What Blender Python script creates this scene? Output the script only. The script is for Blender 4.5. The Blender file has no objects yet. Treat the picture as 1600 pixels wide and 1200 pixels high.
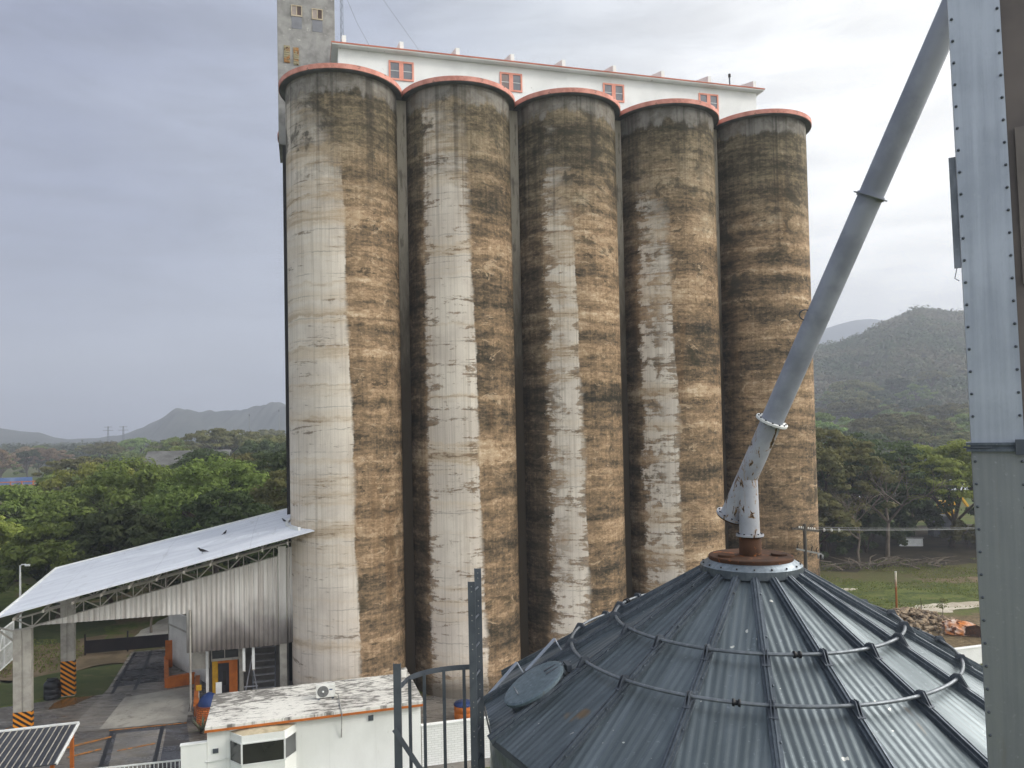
import bpy, bmesh, math, random
import numpy as np
from math import sin, cos, pi, radians, sqrt, atan2
from mathutils import Vector, Matrix

random.seed(7)
scene = bpy.context.scene
COL = scene.collection

# ------------------------------------------------------------------ basics
def lin(r, g, b):
    f = lambda v: ((v / 255 + .055) / 1.055) ** 2.4 if v > 10.3 else v / 255 / 12.92
    return (f(r), f(g), f(b), 1.0)

def tag(o, label=None, cat=None, group=None, kind=None):
    if label: o['label'] = label
    if cat: o['category'] = cat
    if group: o['group'] = group
    if kind: o['kind'] = kind
    return o

def thing(name, loc, rz=0.0, label=None, cat=None, group=None):
    o = bpy.data.objects.new(name, None)
    o.empty_display_size = .3
    COL.objects.link(o)
    o.location = loc
    o.rotation_euler = (0, 0, rz)
    return tag(o, label, cat, group)

def copy_tree(o, parent=None):
    c = o.copy(); COL.objects.link(c)
    if parent: c.parent = parent
    for ch in o.children: copy_tree(ch, c)
    return c

class MB:
    """collects faces, makes one mesh object"""
    def __init__(s): s.v = []; s.f = []; s.sm = []; s.mi = []; s.uv = None
    def add(s, vs, fs, smooth=False, mi=0):
        b = len(s.v); s.v += [tuple(p) for p in vs]
        for f in fs: s.f.append([i + b for i in f]); s.sm.append(smooth); s.mi.append(mi)
    def box(s, x0, x1, y0, y1, z0, z1, mi=0):
        s.add([(x0,y0,z0),(x1,y0,z0),(x1,y1,z0),(x0,y1,z0),(x0,y0,z1),(x1,y0,z1),(x1,y1,z1),(x0,y1,z1)],
              [(0,3,2,1),(4,5,6,7),(0,1,5,4),(1,2,6,5),(2,3,7,6),(3,0,4,7)], False, mi); return s
    def beam(s, p, q, w, h, up=(0,0,1), mi=0):
        p = Vector(p); q = Vector(q); d = (q - p).normalized(); up = Vector(up)
        if abs(d.dot(up)) > .98: up = Vector((0,1,0))
        a = d.cross(up).normalized(); b = a.cross(d).normalized()
        vs = []
        for c in (p, q):
            for (i, j) in ((-1,-1),(1,-1),(1,1),(-1,1)): vs.append(c + a*w/2*i + b*h/2*j)
        s.add(vs, [(3,2,1,0),(4,5,6,7),(0,1,5,4),(1,2,6,5),(2,3,7,6),(3,0,4,7)], False, mi); return s
    def tube(s, pts, rad, n=10, caps=True, mi=0, smooth=True):
        pts = [Vector(p) for p in pts]
        rads = rad if isinstance(rad, (list, tuple)) else [rad]*len(pts)
        vs = []; prev = None
        for i, p in enumerate(pts):
            d = (pts[min(i+1, len(pts)-1)] - pts[max(i-1, 0)]).normalized()
            if prev is None:
                a = d.orthogonal().normalized()
            else:
                a = (prev - d*prev.dot(d)).normalized()
            prev = a; b = d.cross(a)
            for k in range(n):
                t = 2*pi*k/n; vs.append(p + (a*cos(t) + b*sin(t))*rads[i])
        fs = []
        for i in range(len(pts)-1):
            for k in range(n):
                fs.append((i*n+k, i*n+(k+1)%n, (i+1)*n+(k+1)%n, (i+1)*n+k))
        s.add(vs, fs, smooth, mi)
        if caps:
            m = len(pts)-1
            s.add(vs[:n], [tuple(range(n-1,-1,-1))], False, mi); s.add(vs[m*n:], [tuple(range(n))], False, mi)
        return s
    def ring(s, c, axis, prof, n=48, mi=0, smooth=True, closed=True):
        """lathe: prof = list of (radius, height along axis)"""
        c = Vector(c); ax = Vector(axis).normalized(); a = ax.orthogonal().normalized(); b = ax.cross(a)
        vs = []
        for (r, h) in prof:
            for k in range(n):
                t = 2*pi*k/n; vs.append(c + ax*h + (a*cos(t)+b*sin(t))*r)
        m = len(prof); fs = []
        for i in range(m if closed else m-1):
            j = (i+1) % m
            for k in range(n): fs.append((i*n+k, i*n+(k+1)%n, j*n+(k+1)%n, j*n+k))
        s.add(vs, fs, smooth, mi); return s
    def sheet(s, pts, z=None, mi=0):
        s.add([(p[0], p[1], p[2] if z is None else z) for p in pts], [tuple(range(len(pts)))], False, mi); return s
    def prism(s, poly, axis, a0, a1, mi=0):
        """poly in the two other axes (x,z for axis y; x,y for axis z; y,z for x)"""
        def P(u, v, w): return {'y': (u, w, v), 'z': (u, v, w), 'x': (w, u, v)}[axis]
        n = len(poly); vs = [P(u, v, a0) for u, v in poly] + [P(u, v, a1) for u, v in poly]
        fs = [tuple(range(n)), tuple(range(2*n-1, n-1, -1))] + [(i, i+n, (i+1)%n+n, (i+1)%n) for i in range(n)]
        s.add(vs, fs, False, mi); return s
    def build(s, name, mat, parent=None, bevel=0, auto=True, loc=None, fixn=True):
        me = bpy.data.meshes.new(name)
        me.from_pydata(s.v, [], s.f)
        me.polygons.foreach_set('use_smooth', s.sm)
        me.polygons.foreach_set('material_index', s.mi)
        for m in (mat if isinstance(mat, (list, tuple)) else [mat]): me.materials.append(m)
        if fixn:
            bm = bmesh.new(); bm.from_mesh(me)
            bmesh.ops.recalc_face_normals(bm, faces=bm.faces); bm.to_mesh(me); bm.free()
        me.update()
        o = bpy.data.objects.new(name, me); COL.objects.link(o)
        if parent: o.parent = parent
        if loc: o.location = loc
        if bevel:
            b = o.modifiers.new('bevel', 'BEVEL'); b.width = bevel; b.segments = 2; b.limit_method = 'ANGLE'
            b.harden_normals = False
        return o

# ------------------------------------------------------------------ node helpers
def scatter(o, places):
    """first place moves o itself, the rest are copies that share its mesh"""
    for k, (p, rot) in enumerate(places):
        c = o if k == 0 else o.copy()
        if k: COL.objects.link(c); c.parent = o.parent
        c.location = p
        if rot is not None: c.rotation_euler = rot
    return o

class N:
    def __init__(s, t, sock): s.t = t; s.s = sock
    def _m(s, op, o, rev=False):
        n = s.t.nodes.new('ShaderNodeMath'); n.operation = op
        a, b = (o, s) if rev else (s, o)
        for i, x in enumerate((a, b)):
            if isinstance(x, N): s.t.links.new(x.s, n.inputs[i])
            else: n.inputs[i].default_value = x
        return N(s.t, n.outputs[0])
    def __add__(s, o): return s._m('ADD', o)
    __radd__ = __add__
    def __mul__(s, o): return s._m('MULTIPLY', o)
    __rmul__ = __mul__
    def __sub__(s, o): return s._m('SUBTRACT', o)
    def __rsub__(s, o): return s._m('SUBTRACT', o, True)
    def __truediv__(s, o): return s._m('DIVIDE', o)
    def mx(s, o): return s._m('MAXIMUM', o)
    def mn(s, o): return s._m('MINIMUM', o)
    def gt(s, o): return s._m('GREATER_THAN', o)
    def fract(s):
        n = s.t.nodes.new('ShaderNodeMath'); n.operation = 'FRACT'; s.t.links.new(s.s, n.inputs[0]); return N(s.t, n.outputs[0])
    def abs(s):
        n = s.t.nodes.new('ShaderNodeMath'); n.operation = 'ABSOLUTE'; s.t.links.new(s.s, n.inputs[0]); return N(s.t, n.outputs[0])

class Mat:
    def __init__(s, name, rough=.7, metal=0.0, spec=.3):
        m = bpy.data.materials.new(name); m.use_nodes = True
        s.m = m; s.t = m.node_tree; s.b = s.t.nodes['Principled BSDF']
        s.b.inputs['Roughness'].default_value = rough
        s.b.inputs['Metallic'].default_value = metal
        s.b.inputs['Specular IOR Level'].default_value = spec
    def n(s, typ): return s.t.nodes.new(typ)
    def obj(s):
        n = s.n('ShaderNodeTexCoord'); return n.outputs['Object']
    def world(s):
        n = s.n('ShaderNodeNewGeometry'); return n.outputs['Position']
    def uv(s):
        n = s.n('ShaderNodeTexCoord'); return n.outputs['UV']
    def sep(s, sock):
        n = s.n('ShaderNodeSeparateXYZ'); s.t.links.new(sock, n.inputs[0]); return [N(s.t, o) for o in n.outputs]
    def vec(s, x, y, z=0.0):
        n = s.n('ShaderNodeCombineXYZ')
        for i, v in enumerate((x, y, z)):
            if isinstance(v, N): s.t.links.new(v.s, n.inputs[i])
            else: n.inputs[i].default_value = v
        return n.outputs[0]
    def noise(s, vec, scale=1.0, detail=4.0, rough=.55, dist=0.0):
        n = s.n('ShaderNodeTexNoise'); n.inputs['Scale'].default_value = scale; n.inputs['Detail'].default_value = detail
        n.inputs['Roughness'].default_value = rough; n.inputs['Distortion'].default_value = dist
        s.t.links.new(vec, n.inputs['Vector']); return N(s.t, n.outputs['Fac'])
    def ss(s, x, a, b, lo=0.0, hi=1.0):
        n = s.n('ShaderNodeMapRange'); n.interpolation_type = 'SMOOTHSTEP'
        s.t.links.new(x.s, n.inputs['Value'])
        for k, v in (('From Min', a), ('From Max', b), ('To Min', lo), ('To Max', hi)):
            if isinstance(v, N): s.t.links.new(v.s, n.inputs[k])
            else: n.inputs[k].default_value = v
        return N(s.t, n.outputs['Result'])
    def mix(s, fac, a, b, mode='MIX'):
        n = s.n('ShaderNodeMix'); n.data_type = 'RGBA'; n.blend_type = mode
        if isinstance(fac, N): s.t.links.new(fac.s, n.inputs['Factor'])
        else: n.inputs['Factor'].default_value = fac
        for k, v in ((6, a), (7, b)):
            if isinstance(v, N): s.t.links.new(v.s, n.inputs[k])
            else: n.inputs[k].default_value = v
        return N(s.t, n.outputs[2])
    def grey(s, f):
        n = s.n('ShaderNodeCombineColor')
        for i in range(3): s.t.links.new(f.s, n.inputs[i])
        return N(s.t, n.outputs[0])
    def col(s, c):
        if isinstance(c, N): s.t.links.new(c.s, s.b.inputs['Base Color'])
        else: s.b.inputs['Base Color'].default_value = c
        return s
    def inp(s, key, v):
        if isinstance(v, N): s.t.links.new(v.s, s.b.inputs[key])
        else: s.b.inputs[key].default_value = v
        return s
    def bump(s, h, strength=.3, dist=.02):
        n = s.n('ShaderNodeBump'); n.inputs['Strength'].default_value = strength; n.inputs['Distance'].default_value = dist
        s.t.links.new(h.s, n.inputs['Height']); s.t.links.new(n.outputs[0], s.b.inputs['Normal']); return s

def worn(name, c0, c1=None, scale=2.0, rough=.75, metal=0.0, stretch=(1,1,1), lo=.35, hi=.7, spec=.3, c2=None, s2=9.0, t2=(.62,.72), bump=0.0):
    """paint/plaster with soft mottling (c0..c1) and sparse small marks c2"""
    m = Mat(name, rough, metal, spec)
    x, y, z = m.sep(m.obj())
    v = m.vec(x*stretch[0], y*stretch[1], z*stretch[2])
    f = m.ss(m.noise(v, scale, 6, .6, .2), lo, hi)
    c1 = c1 or tuple([k*.8 for k in c0[:3]] + [1])
    c = m.mix(f, c0, c1)
    if c2:
        c = m.mix(m.ss(m.noise(v, s2, 5, .65, .4), t2[0], t2[1]), c, c2)
    m.col(c)
    if bump: m.bump(m.noise(v, scale*12, 5, .6), bump, .01)
    return m.m

def plain(name, c, rough=.6, metal=0.0, spec=.3):
    return worn(name, c, tuple([k*.86 for k in c[:3]]+[1]), 3.0, rough, metal, spec=spec)

# ------------------------------------------------------------------ camera
F, PITCH, ROLL, SHY = 1200.0, .0281113, -.0208324, 38.25
CAM_Z = 15.0
cp, sp, cr, sr = cos(PITCH), sin(PITCH), cos(ROLL), sin(ROLL)
r0 = Vector((1,0,0)); W_ = Vector((0,cp,sp)); u0 = Vector((0,-sp,cp))
R_ = r0*cr + u0*sr; U_ = u0*cr - r0*sr
cam = bpy.data.cameras.new('camera'); cam_o = bpy.data.objects.new('camera', cam); COL.objects.link(cam_o)
mw = Matrix.Identity(4)
for i in range(3):
    mw[i][0] = R_[i]; mw[i][1] = U_[i]; mw[i][2] = -W_[i]
mw[2][3] = CAM_Z
cam_o.matrix_world = mw
cam.sensor_width = 36; cam.lens = F/1600*36; cam.shift_y = SHY/1600
cam.clip_start = .1; cam.clip_end = 20000
scene.camera = cam_o

# ------------------------------------------------------------------ world, sun
w = bpy.data.worlds.new('World'); scene.world = w; w.use_nodes = True
wt = w.node_tree; wt.nodes.clear()
class WM(Mat):
    def __init__(s): s.t = wt
wm = WM()
SUN_AZ, SUN_EL = radians(112), radians(36)      # azimuth clockwise from +Y
sky = wt.nodes.new('ShaderNodeTexSky'); sky.sky_type = 'NISHITA'; sky.sun_disc = False
sky.sun_elevation = SUN_EL; sky.sun_rotation = SUN_AZ; sky.altitude = 50; sky.dust_density = 4
tc = wt.nodes.new('ShaderNodeTexCoord')
dx, dy, dz = wm.sep(tc.outputs['Generated'])
hl = (dx*dx + dy*dy + .0004)
nsq = wt.nodes.new('ShaderNodeMath'); nsq.operation = 'SQRT'; wt.links.new(hl.s, nsq.inputs[0])
azx = dx / N(wt, nsq.outputs[0])
cl = wm.noise(wm.vec(dx*1.0, dy*1.0, dz*3.2), 2.2, 7, .55, .6)
cl2 = wm.noise(wm.vec(dx*1.0+3.1, dy*1.0, dz*5.0), 5.0, 6, .6, .4)
tt = azx + (cl - .5)*.5
ramp = wt.nodes.new('ShaderNodeValToRGB')
wt.links.new(wm.ss(tt, -1.0, 1.0).s, ramp.inputs[0])
# linear map of azimuth: use plain map range instead of smoothstep
mr = wt.nodes.new('ShaderNodeMapRange'); wt.links.new(tt.s, mr.inputs['Value'])
mr.inputs['From Min'].default_value = -1; mr.inputs['From Max'].default_value = 1
wt.links.new(mr.outputs[0], ramp.inputs[0])
SKYRAMP = [(0.0, (.28,.31,.42)), (.24, (.295,.33,.455)), (.40, (.44,.48,.585)), (.51, (.66,.70,.76)), (.60, (.93,.95,.975)), (.72, (1.26,1.255,1.22)), (1.0, (1.35,1.32,1.25))]
els = ramp.color_ramp.elements
while len(els) < len(SKYRAMP): els.new(.5)
for e_, (p_, c_) in zip(els, SKYRAMP):
    e_.position = p_; e_.color = (*c_, 1)
GAZ, GEL = radians(74), radians(30)
gl = dx*(sin(GAZ)*cos(GEL)) + dy*(cos(GAZ)*cos(GEL)) + dz*sin(GEL)
glow = wm.ss(gl, .80, 1.0)
back = wm.ss(dy*-1.0, .1, .75)
top = wm.ss(dz, .42, .95)
c_ov = wm.mix(top, N(wt, ramp.outputs[0]), (.36,.40,.46,1))
# thicker and thinner patches of the cloud deck
mul = wm.ss(cl2, .3, .70, .86, 1.10)
c_ov = wm.mix(1.0, c_ov, wm.grey(mul), 'MULTIPLY')
gcol = wm.mix(glow, (0,0,0,1), (6.5,6.2,5.75,1))
c_ov = wm.mix(1.0, c_ov, gcol, 'ADD')
c_ov = wm.mix(1.0, c_ov, wm.mix(back, (0,0,0,1), (.55,.55,.54,1)), 'ADD')
STR = .1
c_ov = wm.mix(1.0, c_ov, (1/STR, 1/STR, 1/STR, 1), 'MULTIPLY')
fin = wm.mix(.94, N(wt, sky.outputs[0]), c_ov)
bg = wt.nodes.new('ShaderNodeBackground'); bg.inputs[1].default_value = STR
wt.links.new(fin.s, bg.inputs[0])
wo = wt.nodes.new('ShaderNodeOutputWorld'); wt.links.new(bg.outputs[0], wo.inputs[0])

sun = bpy.data.lights.new('sun', 'SUN'); sun.energy = 1.5; sun.angle = radians(14); sun.color = (1.0, .955, .89)
sun_o = bpy.data.objects.new('sun', sun); COL.objects.link(sun_o)
sd = Vector((sin(SUN_AZ)*cos(SUN_EL), cos(SUN_AZ)*cos(SUN_EL), sin(SUN_EL)))
sun_o.rotation_euler = (-sd).to_track_quat('-Z', 'Y').to_euler(); sun_o.location = (60, -40, 80)

scene.view_settings.view_transform = 'Standard'; scene.view_settings.look = 'None'
scene.view_settings.exposure = 0.12; scene.view_settings.gamma = 1.0
scene.cycles.use_denoising = True
scene.cycles.max_bounces = 6; scene.cycles.diffuse_bounces = 3; scene.cycles.glossy_bounces = 3
scene.cycles.transparent_max_bounces = 8; scene.cycles.volume_bounces = 0

# ------------------------------------------------------------------ shared frame of the silo row
R = 3.2; ROW = .2652556; SP = 2.17033664*R
EX = Vector((cos(ROW), sin(ROW), 0)); NB = Vector((-sin(ROW), cos(ROW), 0))   # along the row, away from us
S0 = Vector((-9.691, 44.861, 0)); HT = 35.21
def rowp(x, y, z=0): return S0 + EX*x + NB*y + Vector((0,0,z))

# ------------------------------------------------------------------ materials
def silo_mat(i, eL, eR, fL, z0, z1, mott, drift, dark=.75):
    m = Mat('stained_concrete', .92, 0, .15)
    u, v, _ = m.sep(m.uv())                      # u = angle in degrees (0 faces the yard), v = metres above ground
    o = 13.7*i
    um = u*(R*pi/180)
    P = lambda a, b, k=0.0: m.vec(um*a + (o + k), v*b + (o*1.7 + k), o)
    big = m.noise(P(.30, .34), 1, 6, .62, .5)                 # large blotches
    mott_ = m.noise(P(1.25, 1.25, 6), 1, 8, .68, .5)          # mottling
    streak = m.noise(P(.30, 2.4, 5), 1, 8, .74, .5)           # ragged horizontal streaks
    fine = m.noise(P(3.2, 5.5, 9), 1, 6, .7, .2)
    drip = m.noise(P(6.0, .13, 3), 1, 6, .68, .05)            # fine vertical runs
    board = m.noise(P(20.0, .04, 2), 1, 2, .5)                # slipform lines
    vv = v + (m.noise(P(.55, .8, 31), 1, 7, .7) - .5)*1.1 + (drip - .5)*.3
    pour = m.noise(m.vec(0.3+o, vv*.8, o), 1, 5, .66)        # lifts of the slipform, torn edges
    spk = m.noise(P(7.0, 9.0, 4), 1, 5, .75, .3)
    def ramp(t, stops):
        n = m.n('ShaderNodeValToRGB'); m.t.links.new(t.s, n.inputs[0]); e = n.color_ramp.elements
        while len(e) < len(stops): e.new(.5)
        for el_, (p, c_) in zip(e, stops): el_.position = p; el_.color = lin(*c_)
        return N(m.t, n.outputs[0])
    tone = pour*.40 + mott_*.16 + streak*.24 + big*.20 + (drip-.5)*.10 + (fine-.5)*.22 + (spk-.5)*.14
    brown = ramp(tone, [(.39,(52,49,42)), (.435,(80,71,58)), (.475,(111,95,76)), (.515,(139,117,92)), (.56,(172,146,117)), (.615,(208,189,162))])
    brown = m.mix(m.ss(m.noise(P(.34,.5,21),1,7,.66,.8), .59, .66)*.7, brown, lin(62,58,46))
    brown = m.mix(m.ss(m.noise(P(.5,.07,41),1,5,.6,.2), .55, .68)*.42, brown, lin(112,86,60))
    brown = m.mix(m.ss(spk*.6+fine*.4, .59, .66)*.5, brown, lin(190,170,140))
    pl_ = m.noise(P(.75, 1.15, 91), 1, 9, .74, .8)            # patches where the growth has flaked off / thick growth
    brown = m.mix(m.ss(pl_*.75 + pour*.25, .565, .585)*.75, brown, m.mix(m.ss(fine,.4,.6), lin(196,174,146), lin(160,136,108)))
    brown = m.mix((1.0 - m.ss(pl_*.7 + streak*.3, .405, .43))*.8, brown, lin(62,56,45))
    # washed pale concrete
    pale = m.mix(m.ss(big, .38, .62), lin(222,213,200), lin(206,196,184))
    pale = m.mix(m.ss(pour, .48, .62)*.55, pale, lin(208,190,164))
    pale = m.mix(m.ss(drip, .46, .68)*.40, pale, lin(158,146,130))
    pale = m.mix(m.ss(streak*.62+fine*.18+big*.2, .555, .60)*.75, pale, lin(100,86,68))
    pale = m.mix(m.ss(streak*.4+pour*.6, .53, .60)*.5, pale, lin(164,142,116))
    edg = m.ss((u - (eL+eR)*.5).abs(), (eR-max(eL,-60))*.18, (eR-max(eL,-60))*.55)
    pale = m.mix(m.ss(streak*.5+mott_*.3+fine*.2 + edg*.05, .525 + (.018 if i == 1 else 0), .565 + (.018 if i == 1 else 0))*.8, pale, m.mix(m.ss(fine,.42,.58), lin(96,82,64), lin(140,118,94))) if i else pale
    # edges of the washed strip
    er = u - (v - 14.0)*drift - eR - (m.noise(P(0, .16, 7), 1, 7, .72) - .5)*13 - (fine-.5)*3.5
    wR = m.ss(m.noise(P(0,.3,77),1,4,.6), .42, .66, .6, 5.0)
    kR = 1.0 - m.ss(er, wR*-1.0, wR)
    el = u - eL - (m.noise(P(.55, 1.7, 8), 1, 8, .72, .6) - .5)*fL*1.0 - (m.noise(P(0,.16,12),1,3,.6)-.5)*fL*.6 - (fine-.5)*fL*.5 - (spk-.5)*fL*.3
    kL = m.ss(el, -2.5, 2.5)
    if mott:
        kL = kL * (1.0 - m.ss(streak*.35 + mott_*.35 + big*.3, .48, .53)*mott*(1.0 - m.ss(u, eR-24, eR-8)))
    zt = v + (big - .5)*10 + (streak - .5)*8 + (u - eR)*.10
    kT = 1.0 - m.ss(zt, z0, z1)
    k = kR*kL*kT
    if i == 4: k = k*.0
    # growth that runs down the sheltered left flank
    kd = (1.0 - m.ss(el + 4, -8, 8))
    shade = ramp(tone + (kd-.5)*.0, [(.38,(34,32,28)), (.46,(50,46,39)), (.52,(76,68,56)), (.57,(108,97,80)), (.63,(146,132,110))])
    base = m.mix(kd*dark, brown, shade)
    # upper part greyer and darker
    gt = m.ss(v + (big-.5)*9 + (streak-.5)*4, 26.0, 33.0)
    up = ramp(tone, [(.38,(50,48,40)), (.45,(78,72,58)), (.50,(106,97,79)), (.56,(138,126,104)), (.62,(158,146,124))])
    base = m.mix(gt*(.85 if i != 4 else .95), base, up)
    c = m.mix(k, base, pale)
    topk = m.ss(v, z1-4, z1) * m.ss(m.noise(P(.42,.55,51),1,7,.66,.6)*.7 + mott_*.3, .52, .60)
    c = m.mix(topk*.75, c, lin(60,57,48))
    # cleaner band under the roof slab
    tb = m.ss(v - (m.noise(P(.9,.0,15),1,6,.72)-.5)*2.0 - (mott_-.5)*1.2, HT-1.5, HT-1.15)
    c = m.mix(tb*.75, c, m.mix(m.ss(mott_,.4,.62), lin(142,139,134), lin(110,106,100)))
    run = m.ss(m.noise(P(1.9, .02, 61), 1, 5, .7), .50, .66) * m.ss(v + (m.noise(P(1.1, 0, 71), 1, 4, .6)-.5)*16, HT-9, HT-2.5)
    c = m.mix(run*.55, c, lin(52,48,42))
    lift = ((vv - v)*.25 + v*.82).fract()
    lin_ = (1.0 - m.ss((lift - .5).abs(), .0, .035)) * m.ss(m.noise(P(.5,.3,81),1,5,.6), .46, .58)
    c = m.mix(lin_*.38, c, lin(54,48,40))
    # splash zone
    c = m.mix((1.0 - m.ss(v + (streak-.5)*1.4, .35, 1.5))*.75, c, lin(56,50,40))
    c = m.mix(m.ss(board, .52, .70)*.13, c, lin(40,34,28))
    m.col(c)
    m.bump(fine*.6 + board*.5 + spk*.4, .35, .03)
    return m.m

M = {}
M['conc_grey'] = worn('weathered_grey_concrete', lin(162,161,158), lin(126,125,122), 1.1, .92, c2=lin(190,188,182), s2=3.5, t2=(.62,.70), bump=.3)
M['conc_dark'] = worn('blackened_concrete', lin(58,57,56), lin(34,34,34), .8, .95, c2=lin(92,90,86), s2=4, stretch=(1,1,.3))
M['rim_pink'] = worn('faded_salmon_paint', lin(216,154,140), lin(186,124,110), 1.6, .8, c2=lin(120,96,86), s2=3.5, t2=(.62,.68))
M['rim_under'] = worn('slab_underside', lin(104,104,108), lin(78,78,80), .8, .9)
M['gal_white'] = worn('white_render', lin(246,246,243), lin(233,233,230), .5, .85, c2=lin(150,142,132), s2=3.2, t2=(.68,.71))
M['salmon'] = worn('salmon_trim_paint', lin(240,168,148), lin(222,146,126), 1.5, .7)
M['eave_red'] = worn('faded_red_eave_paint', lin(196,120,98), lin(168,102,84), .6, .8, c2=lin(120,90,74), s2=3)
M['glass_grey'] = worn('dusty_window_glass', lin(124,126,132), lin(104,106,112), 1.0, .25, 0, spec=.6)
M['glass_brown'] = worn('dusty_brown_window_glass', lin(140,124,118), lin(116,102,98), 1.0, .3, 0, spec=.6)
M['glass_dark'] = worn('dark_window_glass', lin(58,60,60), lin(40,42,42), .7, .12, 0, spec=.7)
M['white'] = worn('white_paint', lin(228,230,228), lin(205,207,204), 1.3, .7)
M['white_wall'] = worn('white_painted_wall', lin(238,240,237), lin(222,224,220), .45, .8, stretch=(1,1,.5), c2=lin(186,184,174), s2=1.2, t2=(.66,.76), bump=.06)
M['cream'] = worn('old_cream_frame', lin(196,184,160), lin(170,156,132), 3, .7)
M['rust'] = worn('rusted_steel', lin(84,58,42), lin(58,42,33), 3.0, .85, .2, c2=lin(150,92,52), s2=7, t2=(.58,.66), bump=.2)
M['rust_or'] = worn('rusty_louvre', lin(158,150,122), lin(170,124,74), 2.6, .9, lo=.45, hi=.62, c2=lin(92,62,40), s2=5, t2=(.55,.62))
M['steel_dark'] = worn('dark_galvanised_steel', lin(96,102,110), lin(78,84,92), 3, .5, .5)
M['truss'] = worn('grey_painted_truss', lin(172,168,158), lin(144,140,132), 2, .7)
M['orange'] = worn('orange_paint', lin(188,106,40), lin(160,88,34), 1.6, .7, c2=lin(120,78,44), s2=5, t2=(.62,.70))
M['yellow'] = worn('yellow_paint', lin(196,152,36), lin(170,128,30), 2, .7)
M['blue'] = worn('blue_plastic', lin(34,56,104), lin(26,44,86), 2, .5)
M['black'] = worn('black_plastic', lin(30,32,36), lin(20,21,24), 2, .45, spec=.4)
M['dark_barrier'] = worn('dark_painted_barrier', lin(40,32,32), lin(28,24,26), .8, .7)
M['wood_pole'] = worn('grey_pole_wood', lin(92,88,82), lin(66,62,56), 6, .9, stretch=(1,1,.12))
M['ceramic'] = plain('white_insulator', lin(232,230,224), .3, spec=.5)
M['ac'] = worn('ac_casing', lin(226,226,220), lin(206,206,200), 2, .55)
M['ac_grille'] = worn('fan_grille', lin(132,132,128), lin(108,108,104), 12, .6)
M['bark'] = worn('tree_bark', lin(84,72,60), lin(56,48,40), 3, .95, stretch=(1,1,.3))
M['bark_pale'] = worn('dead_branch', lin(120,110,98), lin(88,80,70), 3, .95, stretch=(1,1,.3))
M['bird'] = plain('black_feathers', lin(24,23,24), .7)
M['wire'] = plain('weathered_wire', lin(140,142,140), .5, .3)
M['stone'] = worn('rubble_stone', lin(160,142,118), lin(106,92,76), 2.2, .95, bump=.3)
M['peach'] = worn('orange_peel_paint', lin(206,128,66), lin(214,206,196), 1.6, .9, c2=lin(96,54,32), s2=2.2, t2=(.52,.6))

def roof_slab_mat():
    m = Mat('mouldy_white_slab', .9)
    x, y, z = m.sep(m.obj())
    a = m.noise(m.vec(x*1.1, y*3.2, 0), 1.5, 9, .72, .7)
    b = m.noise(m.vec(x, y, 2.0), .38, 4, .6)
    c = m.mix(m.ss(b, .4, .7), lin(224,222,214), lin(208,205,198))
    back = m.ss(y, .3, 4.0)
    c = m.mix(m.ss(a*.72+b*.28 + back*.055, .50, .60)*.9, c, lin(94,91,86))
    c = m.mix(m.ss(m.noise(m.vec(x*2.2, y*3.5, 5), 2.5, 7, .75), .56, .66)*.5, c, lin(124,120,114))
    m.col(c); return m.m
M['roof_mould'] = roof_slab_mat()

def shed_roof_mat():
    m = Mat('white_roof_coating', .55, 0, .4)
    x, y, z = m.sep(m.obj())
    a = m.noise(m.vec(x*.25, y*1.6, 0), 1.0, 6, .6, .3)
    line = m.ss((m.noise(m.vec(x*.5, y*.5, 1), .8, 2, .5) - .5).abs(), .0, .006)
    c = m.mix(m.ss(a, .35, .7), lin(222,226,232), lin(204,208,216))
    seam = m.ss(((y*.9).fract() - .5).abs(), .485, .5)
    c = m.mix(seam*.22, c, lin(150,154,162))
    lap = 1.0 - m.ss(((x*.21 + .13).fract() - .5).abs(), .0, .006)
    c = m.mix(lap*.35, c, lin(140,144,150))
    c = m.mix(m.ss(m.noise(m.vec(x*1.6, y*.5, 4), 1.2, 7, .7, .5), .56, .70)*.35, c, lin(158,158,158))
    c = m.mix(m.ss(m.noise(m.vec(x, y, 9), 5.0, 4, .7), .68, .72)*.5, c, lin(120,112,104))
    m.col(c); return m.m
M['shed_roof'] = shed_roof_mat()

def clad_mat():
    m = Mat('dirty_corrugated_cladding', .55, .15, .4)
    x, y, z = m.sep(m.obj())
    run = m.noise(m.vec(x*3.0, 0, z*.10), 1.3, 6, .65)
    b = m.noise(m.vec(x*.55, 0, z*.35), 1.0, 4, .6, .4)
    c = m.mix(m.ss(run, .4, .65), lin(214,211,206), lin(184,178,172))
    # soot-like dirt that collects low on the deep panel
    low = (1.0 - m.ss(z + (run-.5)*2.4 + (b-.5)*3.0, 3.3, 6.2)) * m.ss(x, 7.7, 7.9)
    c = m.mix(low*.9, c, lin(76,68,64))
    c = m.mix(m.ss(b, .56, .72)*.35, c, lin(120,110,102))
    m.col(c); return m.m
M['clad'] = clad_mat()

def stripe_mat():
    m = Mat('black_and_orange_hazard_stripes', .7)
    x, y, z = m.sep(m.obj())
    s = ((x*1.0 + z*1.35)*2.6 + y*.4).fract()
    c = m.mix(s.gt(.5), lin(212,134,32), lin(36,32,30))
    c = m.mix(m.ss(m.noise(m.obj(), 5, 5, .6), .60, .72)*.5, c, lin(120,100,80))
    m.col(c); return m.m
M['stripe'] = stripe_mat()

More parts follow.
